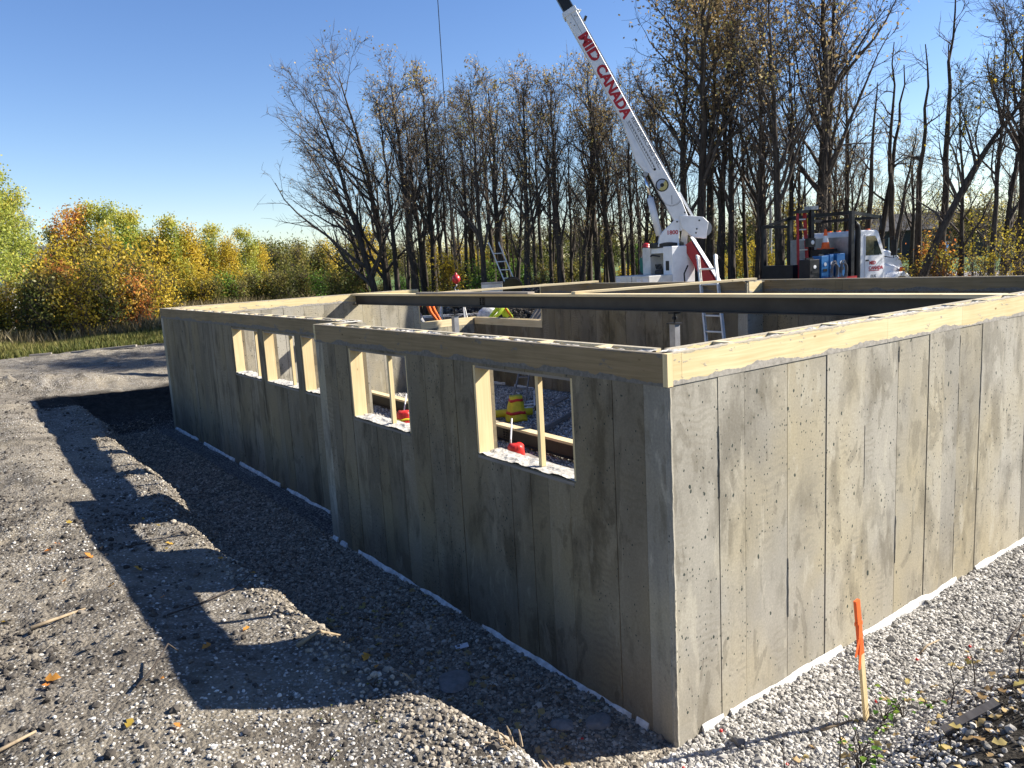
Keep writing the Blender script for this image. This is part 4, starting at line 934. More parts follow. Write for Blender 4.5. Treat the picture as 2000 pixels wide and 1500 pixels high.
stick('short dead branch lying on the gravel left of the stake', [(.80, -.50, .02), (.93, -.53, .02), (1.05, -.56, .02)], .011, MT['dead'])
stick('dark stick on the gravel at the right edge', [(2.75, -.80, .02), (3.0, -.75, .03), (3.3, -.72, .03)], .012, MT['darktwig'])
stick('slim pale branch on the gravel beside the long foam strip', [(2.2, -.42, .015), (2.35, -.40, .02), (2.5, -.42, .015)], .01, MT['dead'])
o = MB().bar((.78, -1.25, gh(.78, -1.25)+.03), (1.02, -1.42, gh(1.02, -1.42)+.03), .06, .02).build('lath', MT['grey_wood']); tag(o, 'short lath lying in the dark soil at the lower right', 'board')
# splintered stump roots on the berm's edge
def splinters(label, x, y, n, seed):
    rr = random.Random(seed); t = thing('splintered_root', label, 'root', (x, y, gh(x, y)))
    for k in range(n):
        a = rr.uniform(-1.0, 1.0)+2.2; L = rr.uniform(.035, .10); p = np.array([x+rr.uniform(-.09, .09), y+rr.uniform(-.05, .05), gh(x, y)-.01])
        q = p+np.array([math.cos(a)*L*.8, math.sin(a)*L*.5, L*rr.uniform(.3, .9)]); MB().tube([p, (p+q)/2+np.array([0, 0, .012]), q], [.008, .006, .002], 5).build('splinter', MT['dead'], t)
splinters('pale splintered root at the crest of the bank by the corner shadow', -1.34, -.05, 14, 3); splinters('pale splintered root nearest the bottom edge', -1.22, -.30, 11, 4); splinters('single pale chip of wood standing on the bank', -1.43, .80, 3, 5)
splinters('frayed pale root by the white pebbles below the slab', -1.18, .28, 5, 8)
# tiny red caps on the gravel
for i, (x, y) in enumerate(((.33, -.08), (-.13, -.17), (-.25, -.22), (2.1, -.45), (1.35, -.55), (2.55, -.62), (2.35, -.70), (.34, -.56), (-.42, .42))):
    o = MB().lathe([(.010, 0), (.011, .012), (.004, .02)], (x, y, gh(x, y)+.01), (.5, .2, .8), 8).build('form_tie_cap', MT['bag_red']); tag(o, 'tiny red form tie cap on the gravel', 'cap', 'red caps scattered on the gravel')

# ------------------------------------------------------------------ boom truck
G0 = 0.84
H_ = np.array([0.977, -0.213, 0.0]); H_ /= np.linalg.norm(H_); S_v = np.array([-H_[1], H_[0], 0]); UP = np.array([0, 0, 1.0]); TO = np.array([12.25, 11.2, G0])
AX = (H_, S_v, UP)
tr = thing('boom_truck', 'white boom truck with black flatbed and a white crane raised over the foundation', 'crane truck', tuple(TO))
def tb(name, lo, hi, mat, parent=None, bevel=0.0, label=None): return MB().box(lo, hi, AX, TO).build(name, MT[mat] if isinstance(mat, str) else mat, parent or tr, bevel=bevel, label=label)
def tp(u, v, z): return TO+H_*u+S_v*v+UP*z
# chassis, deck
for s in (-1, 1): tb('frame_rail', (-1.2, s*.42-.05, .72), (7.6, s*.42+.05, .98), 'black')
tb('deck', (1.05, -1.22, 1.10), (5.35, 1.22, 1.22), 'black'); tb('deck_edge', (1.05, -1.25, 1.06), (5.35, -1.222, 1.23), 'red'); tb('deck_edge', (1.05, 1.222, 1.06), (5.35, 1.25, 1.23), 'red')
def wheel(u, v, r=.52, w=.28):
    wo = MB().lathe([(r*.58, -w/2), (r*.93, -w/2), (r, -w*.32), (r, w*.32), (r*.93, w/2), (r*.58, w/2)], tp(u, v, r), S_v, 24).build('wheel', MT['rubber'], tr)
    MB().lathe([(.05, -w*.30), (r*.3, -w*.30), (r*.45, -w*.42), (r*.57, -w*.44), (r*.57, w*.44), (r*.45, w*.42), (r*.3, w*.3), (.05, w*.3)], tp(u, v, r), S_v, 18).build('rim', MT['chrome'], wo)
for u in (1.5, 2.9):
    for s in (-1, 1): wheel(u, s*1.0, w=.5)
for s in (-1, 1): wheel(5.22+(7.95-5.55)*.8, s*1.02, .48)
# cab: side profile (u,z)
H0, TO0 = H_, TO
H_ = H0*.80; TO = TO0+H0*(5.22-5.55*.80); AX = (H_, S_v, UP)
CW = 1.05
cabp = [(6.0, 1.0), (6.0, 2.36), (6.12, 2.46), (6.85, 2.46), (7.0, 2.42), (7.32, 1.80), (7.34, 1.0)]
co = MB().prism(cabp, TO, H_, UP, S_v, -CW, CW).build('cab', MT['white'], tr, bevel=.03)
hoodp = [(7.345, .95), (7.345, 1.92), (7.9, 1.86), (8.40, 1.70), (8.62, 1.48), (8.66, .80), (8.4, .72), (8.4, .95)]
ho = MB().prism(hoodp, TO, H_, UP, S_v, -.80, .80).build('hood', MT['white'], tr, bevel=.06)
MB().box((8.665, -.55, .80), (8.70, .55, 1.36), AX, TO).build('grille', MT['chrome'], ho); MB().box((8.60, -1.12, .42), (8.80, 1.12, .70), AX, TO).build('bumper', MT['chrome'], tr)
for s in (-1, 1):
    fp = []
    for a in np.linspace(0, math.pi, 12): fp.append((7.95+.74*math.cos(a), .55+.70*math.sin(a)))
    for a in np.linspace(math.pi, 0, 12): fp.append((7.95+.60*math.cos(a), .55+.56*math.sin(a)))
    MB().prism(fp, TO, H_, UP, S_v*s, .66, 1.19).build('fender', MT['white'], tr, bevel=.02)
    MB().prism([(7.45, .95), (7.45, 1.5), (8.2, 1.42), (8.5, 1.25), (8.5, .95)], TO, H_, UP, S_v*s, .62, .86).build('fender_flare', MT['white'], tr, bevel=.05)
    MB().box((8.36, s*.93-.10, 1.18), (8.46, s*.93+.10, 1.34), AX, TO).build('headlight', MT['chrome'], tr); MB().box((8.16, s*.985-.005+(-.18 if s < 0 else .0)*0, 1.24), (8.34, s*.985+.005, 1.36), AX, TO).build('turn_signal', MT['orange'], tr)
    # door, glass, vent
    do = MB().prism([(6.32, 1.02), (6.32, 2.34), (6.84, 2.34), (7.16, 1.72), (7.24, 1.02)], TO, H_, UP, S_v*s, CW-.002, CW+.018).build('door', MT['white'], tr, bevel=.012)
    MB().prism([(6.36, 1.76), (6.36, 2.29), (6.80, 2.29), (7.02, 1.76)], TO, H_, UP, S_v*s, CW+.014, CW+.024).build('door_window', MT['glass_dark'], do)
    MB().prism([(7.01, 1.79), (6.83, 2.24), (6.85, 2.24), (7.14, 1.76)], TO, H_, UP, S_v*s, CW+.014, CW+.024).build('vent_window', MT['glass_dark'], do)
    MB().box((6.36, s*(CW+.03)-.012, 1.60), (6.48, s*(CW+.03)+.012, 1.64), AX, TO).build('handle', MT['black'], do)
    mo = MB().tube([tp(7.2, s*1.06, 2.2), tp(7.3, s*1.35, 2.25), tp(7.3, s*1.35, 1.65), tp(7.25, s*1.08, 1.7)], .015, 6).build('mirror_bracket', MT['black'], tr); MB().box((7.27, s*1.36-.09, 1.72), (7.33, s*1.36+.09, 2.15), AX, TO).build('mirror', MT['black'], mo)
    MB().tube([tp(7.45, s*.80, 1.68), tp(7.44, s*.86, 1.45), tp(7.46, s*.86, 1.05), tp(7.6, s*.86, .95)], .018, 6).build('seam_trim', MT['black'], tr)
MB().box((0, -.9, 0), (.62, .9, .012), ((-.455*H_+.89*UP).tolist(), S_v.tolist(), (.89*H_+.455*UP).tolist()), tp(7.345, 0, 1.80)).build('windshield', MT['glass_dark'], tr)
for k in range(5): MB().box((6.9, -.7+.35*k-.05, 2.44), (7.0, -.7+.35*k+.05, 2.50), AX, TO).build('roof_lamp', MT['orange'], tr)
# exhaust stack, headache rack and overhead frame
MB().tube([tp(5.90, -1.12, .7), tp(5.90, -1.12, 2.50), tp(5.86, -1.12, 2.60), tp(5.74, -1.12, 2.66)], .075, 12).build('exhaust_stack', MT['black'], tr)
H1_, T1_ = H_, TO; H_, TO = H0, TO0-H0*.33; AX = (H_, S_v, UP)
rk = MB()
for s in (-1, 1): rk.bar(tp(5.55, s*1.16, 1.2), tp(5.55, s*1.16, 2.98), .11, .11, H_)
rk.bar(tp(5.55, -1.2, 2.95), tp(5.55, 1.2, 2.95), .08, .10); rk.bar(tp(5.55, -1.16, 2.95), tp(6.75, -1.05, 2.80), .06, .08); rk.bar(tp(5.55, 1.16, 2.95), tp(6.75, 1.05, 2.80), .06, .08)
rk.bar(tp(6.75, -1.1, 2.80), tp(6.75, 1.1, 2.80), .06, .08); rk.bar(tp(6.75, -1.05, 2.8), tp(6.77, -1.07, 2.46), .05, .05); rk.bar(tp(6.75, 1.05, 2.8), tp(6.77, 1.07, 2.46), .05, .05)
rk.bar(tp(4.55, 1.16, 1.2), tp(4.55, 1.16, 2.75), .09, .09, H_); pass
rk.bar(tp(4.55, 1.16, 2.72), tp(5.55, 1.16, 2.95), .06, .08); rk.bar(tp(4.55, .2, 2.68), tp(4.55, 1.2, 2.72), .06, .08)
rk.build('headache_rack', MT['black'], tr); H_, TO = H1_, T1_; AX = (H_, S_v, UP)
tb('rack_panel', (5.50, -1.10, 1.25), (5.54, 1.10, 2.3), 'steel')
TC = TO+H_*6.28; H_, TO = H0, TO0; AX = (H_, S_v, UP)
# welders, tool rack, cone and hose coils on the deck: loads of their own
def welder(u, v, w, h, d, label, mat='blue'):
    t = thing('welding_machine', label, 'welding machine', tuple(tp(u, v, 1.225)))
    MB().box((u-d/2, v-w/2, 1.225), (u+d/2, v+w/2, 1.225+h), AX, TO).build('case', MT[mat], t, bevel=.008)
    MB().box((u-d/2+.06, v-w/2-.012, 1.225+h*.30), (u+d/2-.06, v-w/2-.001, 1.225+h*.42), AX, TO).build('name_strip', MT['black'], t)
    MB().lathe([(.02, 0), (.05, .002), (.05, .008), (.02, .01)], tp(u, v-w/2-.001, 1.225+h*.62), -S_v, 14).build('sticker', MT['hat_white'], t)
    MB().box((u-d/2+.04, v-.03, 1.225+h+.002), (u+d/2-.04, v+.03, 1.225+h+.05), AX, TO).build('handle', MT['black'], t); return t
welder(4.26, -1.0, .34, .60, .26, 'blue welding machine at the left end of the row on the truck deck'); welder(4.53, -1.0, .28, .62, .14, 'narrow blue welding machine in the middle of the row on the truck deck'); welder(4.84, -1.0, .34, .64, .30, 'blue welding machine nearest the truck cab')
welder(3.86, -1.0, .40, .52, .34, 'black welding machine at the rear of the truck deck', 'black')
tb('deck_box', (3.95, -.3, 1.225), (4.2, .9, 1.60), 'black')
def coil(u, label):
    t = MB(); pts = []
    for k in range(90):
        a = k*.36; r = .17+.015*math.sin(k*.7); pts.append(tp(u+r*.62*math.cos(a), -1.29-.0011*k, 1.42+r*1.25*math.sin(a)-.05*math.sin(a*.5)))
    o = t.tube(pts, .011, 5).build('cable_coil', MT['letter_grey']); return tag(o, label, 'cable', 'grey cable coils hung on the truck deck')
coil(4.42, 'grey welding cable coil hanging left of its twin on the truck'); coil(4.75, 'grey welding cable coil hanging nearer the truck cab')
tb('deck_cabinet', (4.55, -.76, 1.225), (5.12, -.2, 1.995), 'black')
cn = thing('traffic_cone', 'orange and white traffic cone standing on a black cabinet behind the cab', 'traffic cone', tuple(tp(4.9, -.55, 2.0)))
MB().box((4.74, -.71, 2.0), (5.06, -.39, 2.022), AX, TO).build('base', MT['orange'], cn); c_ = tp(4.9, -.55, 2.024)
for nm, m, a, b in (('cone_body', 'orange', 0, .16), ('white_collar', 'hat_white', .162, .34), ('cone_tip', 'orange', .342, .52)):
    MB().lathe([(.115-.17*a, a), (.115-.17*b, b)], c_, n=16).build(nm, MT[m], cn)
fl = thing('fibreglass_ladder', 'red fibreglass step ladder standing folded on the truck deck', 'ladder', tuple(tp(4.34, -.35, 1.23)))
for u in (4.16, 4.52): MB().bar(tp(u, -.3, 1.23), tp(u+.05*(1 if u < 4.3 else -1), -.2, 3.02), .05, .09).build('rail', MT['red'], fl)
for k in range(6): MB().bar(tp(4.18+.008*k, -.29+.016*k, 1.45+.28*k), tp(4.50-.008*k, -.29+.016*k, 1.45+.28*k), .09, .035).build('step', MT['cream'], fl)
MB().box((4.15, -.32, 3.02), (4.53, -.08, 3.10), AX, TO).build('top_cap', MT['black'], fl)
wl = thing('work_lamp', 'work lamp with a bright round lens behind the blue machines', 'lamp', tuple(tp(4.36, -.62, 2.1)))
MB().box((4.20, -.62, 2.08), (4.46, -.50, 2.32), AX, TO).build('housing', MT['black'], wl); MB().lathe([(.02, 0), (.06, .002), (.05, .012), (.02, .016)], tp(4.36, -.621, 2.20), -S_v, 14).build('lens', MT['hat_white'], wl)
yb = thing('beacon', 'yellow beacon on a thin mast behind the truck cab', 'beacon', tuple(tp(4.75, -.1, 1.23)))
MB().tube([tp(4.75, -.1, 1.23), tp(4.75, -.1, 2.72)], .02, 6).build('mast', MT['black'], yb); MB().lathe([(.07, 0), (.09, .02), (.09, .12), (.06, .17), (.01, .18)], tp(4.75, -.1, 2.72), n=12).build('lens', MT['yellow'], yb)
tb('mast_box', (4.58, -.34, 1.23), (4.70, -.22, 3.15), 'black'); tb('plate', (4.50, -.42, 3.1), (4.76, -.15, 3.2), 'steel')

# crane: base box, turret, outrigger
tb('control_box', (-1.15, -.80, 1.0), (-.45, .78, 1.60), 'cream', bevel=.01); tb('box_seam', (-1.156, -.03, 1.02), (-1.151, -.015, 1.58), 'black')
tb('warning_plate', (-1.156, -.76, 1.28), (-1.151, -.54, 1.54), 'paper'); tb('warning_plate', (-1.156, -.44, 1.44), (-1.151, -.26, 1.53), 'paper'); tb('warning_plate', (-1.156, .54, 1.44), (-1.151, .72, 1.53), 'paper')
tb('column', (-.44, .18, 1.45), (.26, .54, 2.30), 'cream', bevel=.015); tb('column', (-.44, -.78, 1.0), (.26, -.40, 2.30), 'white', bevel=.015)
tb('back_panel', (.0, -.398, 1.2), (.26, .178, 2.28), 'white'); tb('valve_bank', (-.25, -.2, 1.22), (-.01, .15, 1.72), 'black'); tb('cross_member', (-.40, -.398, 2.14), (-.02, .178, 2.27), 'white'); tb('slot', (-.446, -.66, 1.70), (-.441, -.52, 1.94), 'black')
for k in range(5): MB().tube([tp(-.30, -.15+.06*k, 1.73), tp(-.34, -.15+.06*k, 1.86)], .014, 6).build('lever', MT['black'], tr)
MB().tube([tp(-.40, -.2, 2.06), tp(-.42, .1, 2.10), tp(-.41, .28, 2.04)], .02, 6).build('hose', MT['black'], tr); MB().tube([tp(-.1, -.85, 1.1), tp(-.2, -.95, 1.6), tp(-.05, -.9, 1.8)], .02, 6).build('hose', MT['rubber'], tr)
sq = tb('seat', (-.46, -.34, 1.28), (-.40, -.02, 1.72), 'black', bevel=.04)
# red A-frame outrigger on the far right, with pale top face
q0 = tp(.55, -.60, 2.32); q1 = tp(1.0, -1.50, 1.05); q1[2] = G0+.5
oo = MB().bar(tp(.15, -.72, 2.34), tp(.65, -1.62, G0*0+.62), .30, .26).build('outrigger', MT['red'], tr)
MB().bar(tp(.17, -.80, 2.50), tp(.62, -1.60, 1.05), .20, .02).build('grip_plate', MT['paper'], oo); MB().bar(tp(.66, -1.64, .75), tp(.70, -1.70, .05), .14, .14).build('outrigger_foot', MT['red'], tr); MB().lathe([(.22, 0), (.22, .04), (.05, .08)], tp(.70, -1.70, .0), n=16).build('pad', MT['black'], tr)
oo2 = MB().bar(tp(.15, .72, 2.2), tp(.65, 1.55, .62), .26, .26).build('outrigger', MT['red'], tr); MB().bar(tp(.66, 1.58, .75), tp(.70, 1.64, .05), .14, .14).build('outrigger_foot', MT['red'], tr)
MB().lathe([(.46, 0), (.46, .10), (.40, .13)], tp(-.02, .0, 2.28), n=24).build('slew_ring', MT['black'], tr)
# boom plane
BH = np.array([12.45, 10.70, 3.72]); BT = np.array([8.13, 14.80, 15.10]); EX = BT-BH; BL = np.linalg.norm(EX); EX /= BL
HG = np.array([EX[0], EX[1], 0]); HG /= np.linalg.norm(HG); EN = np.array([HG[1]*-1, HG[0], 0])      # towards the camera side
if EN.dot(CAM-BH) < 0: EN = -EN
EY = np.cross(EX, EN); EY = EY if EY[2] > 0 else -EY
q = 1/78.0
def bp(s, t_, n_=0.0): return BH+EX*s*q+EY*t_*q+EN*n_
def bpr(name, poly, d0, d1, mat, parent=None, bevel=0.0, label=None): return MB().prism([(a*q, b*q) for a, b in poly], BH, EX, EY, EN, d0, d1).build(name, MT[mat], parent or tr, bevel=bevel, label=label)
ou = UP; turret = [(-47, -55), (-25, -62), (-5, -58), (20, -26), (22, -19), (14, -15), (-30, -20), (-42, -28)]
def wp(x, z): return (HG*-x, z)   # not used further
TB = np.array([12.27, 10.95, 3.14]); TX = -HG
tpoly = [(-.47, 0), (-.40, .30), (-.30, .41), (-.02, .66), (.05, .68), (.09, .63), (.07, .0)]
tu = MB().prism(tpoly, TB, TX, UP, EN, .14, .24).build('turret', MT['white'], tr, bevel=.012); MB().prism(tpoly, TB, TX, UP, EN, -.24, -.14).build('turret', MT['white'], tr, bevel=.012)
MB().prism([(-.40, 0), (-.34, .26), (.05, .30), (.05, 0)], TB, TX, UP, EN, -.138, .138).build('turret_core', MT['white'], tr); MB().bar(TB+TX*.19, TB+TX*.25+UP*.42, .16, .10, EN).build('winch_post', MT['cream'], tr)
main = [(-8, -20), (30, -22), (126, -20), (240, -14.5), (470, -12.6), (470, 12), (150, 10), (45, 10.5), (12, 6), (-6, -4)]
bo = bpr('boom', main, -.17, .17, 'white', bevel=.012)
bpr('cylinder_bracket', [(236, -14), (198, -21), (156, -29), (126, -24), (122, -18)], .174, .20, 'white', bo); bpr('cylinder_bracket', [(236, -14), (198, -21), (156, -29), (126, -24), (122, -18)], -.20, -.174, 'white', bo)
# heel plates and winch drum
heel = [(10, 8), (-6, 30), (-20, 34), (-46, 15), (-30, -6), (-2, -16), (20, -8)]
bpr('heel_plate', heel, .175, .205, 'white', bo, .008); bpr('heel_plate', heel, -.205, -.175, 'white', bo, .008)
MB().lathe([(.05, -.165), (.21, -.165), (.21, -.14), (.13, -.14), (.13, .14), (.21, .14), (.21, .165), (.05, .165)], bp(-26, 20), EN, 22).build('winch_drum', MT['steel'], tr)
MB().lathe([(.15, -.135), (.165, 0), (.15, .135)], bp(-26, 20), EN, 20).build('rope_layers', MT['black'], tr)
for a, b in ((-20, 8), (-8, 20), (-26, 3), (12, -18), (20, 4)): MB().lathe([(.022, 0), (.022, .012), (.01, .016)], bp(a, b, .206), EN, 8).build('pin', MT['black'], bo)
MB().bar(bp(0, 10.5+4), bp(60, 12.5+2), .10, .05, EY).build('rope_guide', MT['white'], bo); MB().bar(bp(70, 12), bp(462, 13.4), .30, .02, EY).build('top_plate', MT['white'], bo)
# inner sections, running out of the picture to the sheave head
bpr('inner_boom', [(471, -9.5), (760, -8.5), (760, 9), (471, 10)], -.135, .135, 'black'); bpr('tip_boom', [(761, -7), (995, -6.5), (995, 7), (761, 7.5)], -.105, .105, 'black')
MB().bar(bp(471, 10.4), bp(760, 9.4), .02, .06, EY).build('wear_strip', MT['steel'], tr)
bpr('boom_collar', [(462, -14.5), (472, -14.5), (472, 14), (462, 14)], -.185, .185, 'white', bo, .006); MB().tube([bp(440, 16, 0), bp(446, 24, 0)], .035, 8).build('rope_roller', MT['black'], bo); MB().tube([bp(462, 15, -.1), bp(462, 20, 0), bp(462, 15, .1)], .03, 8).build('rope_eye', MT['chrome'], bo)
hd = bpr('boom_head', [(990, -16), (1000, -18), (1014, -6), (1012, 8), (990, 9)], -.15, .15, 'black', None, .01); MB().lathe([(.03, -.03), (.17, -.03), (.14, 0), (.17, .03), (.03, .03)], bp(1002, -14), EN, 20).build('sheave', MT['steel'], hd)
for s_, t_ in ((455, 4), (440, -5), (400, 9), (452, 9), (448, -9)): MB().lathe([(.016, 0), (.016, .010), (.006, .014)], bp(s_, t_, .171), EN, 8).build('rivet', MT['steel'], bo)
bpr('seam_line', [(418, 0.3), (468, 0.3), (468, -.3), (418, -.3)], .1705, .1725, 'letter_grey', bo)
# lift cylinder
MB().tube([bp(124, -26), bp(78, -40)], .045, 12).build('cylinder_rod', MT['chrome'], tr, True); MB().tube([bp(80, -39.4), bp(6, -60)], .088, 16).build('lift_cylinder', MT['white'], tr, True)
MB().lathe([(.06, -.22), (.06, .22)], bp(124, -26), EN, 12).build('cylinder_pin', MT['steel'], tr)
for k_ in (-1, 1): MB().tube([tp(-.05, -.1*k_, 2.3), TB+UP*.45+EN*.12*k_, bp(20, -18, .1*k_), bp(70, -24, .12*k_), bp(150, -21, .1*k_)], .016, 6).build('hose', MT['rubber'], tr)
# hoist rope and ball
tipx = BT[:2]; RT = bp(1002, -14)
RB = np.array([RT[0], RT[1], 2.60])
MB().tube([RT+np.array([0, 0, -.1]), RB+np.array([0, 0, .16])], .011, 5).build('hoist_rope', MT['black'], tr)
MB().lathe([(.02, .17), (.035, .14), (.04, .11), (.07, .095), (.105, .05), (.118, 0), (.105, -.05), (.07, -.09), (.03, -.14)], RB, n=20).build('headache_ball', MT['hat_red'], tr, True)
hk = [RB+np.array([0, 0, -.14]), RB+np.array([0, 0, -.2])]+[RB+HG*(.05*math.sin(a))+np.array([0, 0, -.26+.06*math.cos(a)]) for a in np.linspace(0, 4.2, 8)]
MB().tube(hk, .018, 6).build('hook', MT['steel'], tr, True)
ch = []
for k in range(9):
    c = RB+np.array([.01*math.sin(k), 0, -.34-.045*k]); a = HG if k % 2 else EN
    MB().tube([c+a*.018*math.cos(b_)+UP*.03*math.sin(b_) for b_ in np.linspace(0, 6.283, 9)], .008, 5, False).build('chain_link', MT['chrome'], tr)
# lettering: real words in raised vinyl
def text(body, s, t_, size, mat, parent, bold=0.0, org=None, ex=None, ey=None, en=None, sx=1.0, lift=.1735, spacing=1.0):
    cu = bpy.data.curves.new('lettering', 'FONT'); cu.body = body; cu.size = 1.0; cu.offset = bold; cu.extrude = 0.002/size; cu.align_x = 'LEFT'; cu.space_character = spacing; cu.resolution_u = 3
    o = bpy.data.objects.new('lettering', cu); COL.objects.link(o); dg = bpy.context.evaluated_depsgraph_get(); dg.update()
    me = bpy.data.meshes.new_from_object(o.evaluated_get(dg)); bpy.data.objects.remove(o)
    V = np.array([v.co[:] for v in me.vertices])*size; V[:, 0] *= sx
    P_ = org+np.outer(V[:, 0], ex)+np.outer(V[:, 1], ey)+np.outer(V[:, 2]+lift, en)-root_loc(parent)
    me.vertices.foreach_set('co', P_.ravel().astype(np.float32)); me.materials.clear(); me.materials.append(MT[mat]); me.update()
    r = bpy.data.objects.new('lettering', me); COL.objects.link(r); r.parent = parent; return r, V[:, 0].max()
def fit(body, s0, s1, t_, hpx, mat, bold, spacing=1.0):
    """reads down the boom from s0 to s1, letters hpx high"""
    size = hpx*q/0.70
    o, wd = text(body, s0, t_, size, mat, tr, bold, bp(s0, t_), -EX, EY, EN, 1.0, .1735, spacing)
    k = (s0-s1)*q/wd; me = o.data; off = root_loc(tr); A = np.array([v.co[:] for v in me.vertices])+off-bp(s0, t_)
    al = A@(-EX); A = A+np.outer(al*(k-1), -EX); me.vertices.foreach_set('co', (A+bp(s0, t_)-off).ravel().astype(np.float32)); me.update(); return o
fit('MID', 419, 361, -9.0, 19, 'letter_red', .045)
fit('CANADA', 350, 236, -10.0, 19, 'letter_red', .045)
fit('REINFORCING INC.', 232, 118, 1.5, 8.2, 'letter_grey', .0)
# maple leaf in the D
leafp = [(0, -1), (.08, -.45), (.55, -.52), (.45, -.30), (.95, .10), (.78, .18), (.85, .48), (.52, .42), (.45, .55), (.18, .30), (.28, .78), (.12, .70), (0, 1)]
leafp = leafp+[(-a, b) for a, b in leafp[-2:0:-1]]
MB().prism([(a*.085, b*.085) for a, b in leafp], bp(371, .6), -EX, EY, EN, .176, .180).build('maple_leaf', MT['white'], tr)
# striped reinforcing bar printed along the lower half
rbm = MB()
for k in range(17):
    s0 = 229-k*6.1; rbm.prism([(s0*q, -3*q), ((s0-3.8)*q, -4.6*q), ((s0-3.8)*q, -6.6*q), (s0*q, -5*q)], BH, EX, EY, EN, .1725, .1745)
for t_ in (-2.2, -7.8): rbm.prism([(231*q, t_*q), (125*q, (t_-1.2)*q), (125*q, (t_-1.9)*q), (231*q, (t_-.7)*q)], BH, EX, EY, EN, .1725, .1745)
rbm.build('bar_emblem', MT['letter_grey'], tr); MB().lathe([(.02, 0), (.034, .001), (.034, .004), (.02, .005)], bp(123, -6, .1725), EN, 12).build('bar_end', MT['black'], tr)
# round badge
def disc(name, r0, r1, a0, a1, mat, lift):
    n = 16; A = np.linspace(a0, a1, n); pl = [(r1*math.cos(a), r1*math.sin(a)) for a in A]+[(r0*math.cos(a), r0*math.sin(a)) for a in A[::-1]]
    return MB().prism(pl, bp(89, -8.5), EX, EY, EN, lift, lift+.004).build(name, MT[mat], tr)
gold = plain('badge_gold', (0.50, 0.43, 0.16), .5); slate = plain('badge_slate', (0.30, 0.36, 0.46), .5); MT['gold'] = gold; MT['slate'] = slate
disc('badge_ring', .136, .165, 0, 6.2831, 'black', .174); disc('badge_half', .05, .135, math.pi*.35, math.pi*1.35, 'gold', .174); disc('badge_half', .05, .135, -math.pi*.65, math.pi*.35, 'slate', .174); MB().lathe([(.0, 0), (.05, .001), (.05, .006), (.0, .007)], bp(89, -8.5, .1735), EN, 18).build('badge_centre', MT['black'], tr)
# boom angle gauge
gm = MB()
for k in range(16):
    a = math.pi*(.98-.62*k/15); c = bp(62, -2); d1 = EX*-math.sin(a)*1+EY*math.cos(a); gm.bar(c+d1*.24+EN*.174, c+d1*.275+EN*.174, .012, .004, EN)
gm.bar(bp(62, -2, .174), bp(62, -2, .174)-UP*.22, .012, .004, EN); gm.build('angle_gauge', MT['letter_grey'], tr)
text('1800', 0, 0, .145, 'letter_red', tr, .03, TB+TX*-.24+UP*.30, TX, UP, EN, 1.0, .2425)
text('MID', 0, 0, .14, 'letter_red', tr, .03, TC+H0*.20-S_v*(CW+.019)+UP*1.50, H_, UP, -S_v, 1.0, .003); text('CANADA', 0, 0, .13, 'letter_red', tr, .03, TC+H0*.18-S_v*(CW+.019)+UP*1.36, H_, UP, -S_v, 1.0, .003)
text('ELK', 0, 0, .11, 'letter_grey', tr, .0, TC+H0*.26-S_v*(CW+.019)+UP*1.14, H_, UP, -S_v, 1.2, .003)
for z_ in (1.32,): MB().box((.18, -CW-.022, z_), (.60, -CW-.019, z_+.02), AX, TC).build('door_stripe', MT['letter_red'], tr)
# operator at the controls
go_ = bearing(1257, 20.3)
tb('step_plate', (-2.1, .05, .50), (-1.16, 1.3, .56), 'steel')
pz = TO+H_*-.05+S_v*1.06; 
person('crane operator in a green shirt and red helmet standing at the controls', pose((pz[0], pz[1], G0+.60), (0.85, -0.5), STAND), 1.0, [MT['green'], MT['denim'], MT['skin'], MT['denim']], MT['hat_red'])
tb('operator_platform', (-.40, .76, .52), (.30, 1.35, .57), 'steel')

# ------------------------------------------------------------------ plants: generators
def tubes(polys, sides):
    Vs = []; Qs = []; n = 0
    an = np.arange(sides)*2*math.pi/sides; ca, sa_ = np.cos(an), np.sin(an)
    for P_, r in polys:
        k = len(P_); T = np.gradient(P_, axis=0); T /= np.linalg.norm(T, axis=1)[:, None]+1e-9
        ref = np.where(np.abs(T[:, 2:3]) < .9, np.array([[0, 0, 1.0]]), np.array([[1.0, 0, 0]]))
        if not (ref == ref[0]).all(): ref = np.repeat(np.array([[0.3, 0.2, 0.0]])+np.array([[0.9, 0, 0]]), k, 0)
        a = np.cross(T, ref); a /= np.linalg.norm(a, axis=1)[:, None]+1e-9; b = np.cross(T, a)
        V = P_[:, None, :]+r[:, None, None]*(ca[None, :, None]*a[:, None, :]+sa_[None, :, None]*b[:, None, :])
        Vs.append(V.reshape(-1, 3)); i = np.arange(k-1)[:, None]*sides+np.arange(sides)[None, :]; j = np.arange(k-1)[:, None]*sides+(np.arange(sides)[None, :]+1) % sides
        Qs.append(np.stack([i, j, j+sides, i+sides], -1).reshape(-1, 4)+n); n += k*sides
    return np.vstack(Vs), np.vstack(Qs)
def leaves_mesh(name, C, size, rs, tint, droop=0.0, shape=1.6):
    n = len(C); a = rs.randn(n, 3); a[:, 2] -= droop; a /= np.linalg.norm(a, axis=1)[:, None]; b = np.cross(a, rs.randn(n, 3)); b /= np.linalg.norm(b, axis=1)[:, None]+1e-9
    s = size*(0.65+0.7*rs.rand(n))[:, None]; w = s/shape
    V = np.stack([C, C+a*s*.5+b*w*.5, C+a*s, C+a*s*.5-b*w*.5], 1).reshape(-1, 3)
    me = fast_mesh(name, V, np.arange(n*4).reshape(n, 4)); fattr(me, 'tint', np.repeat(tint, 4)); return me
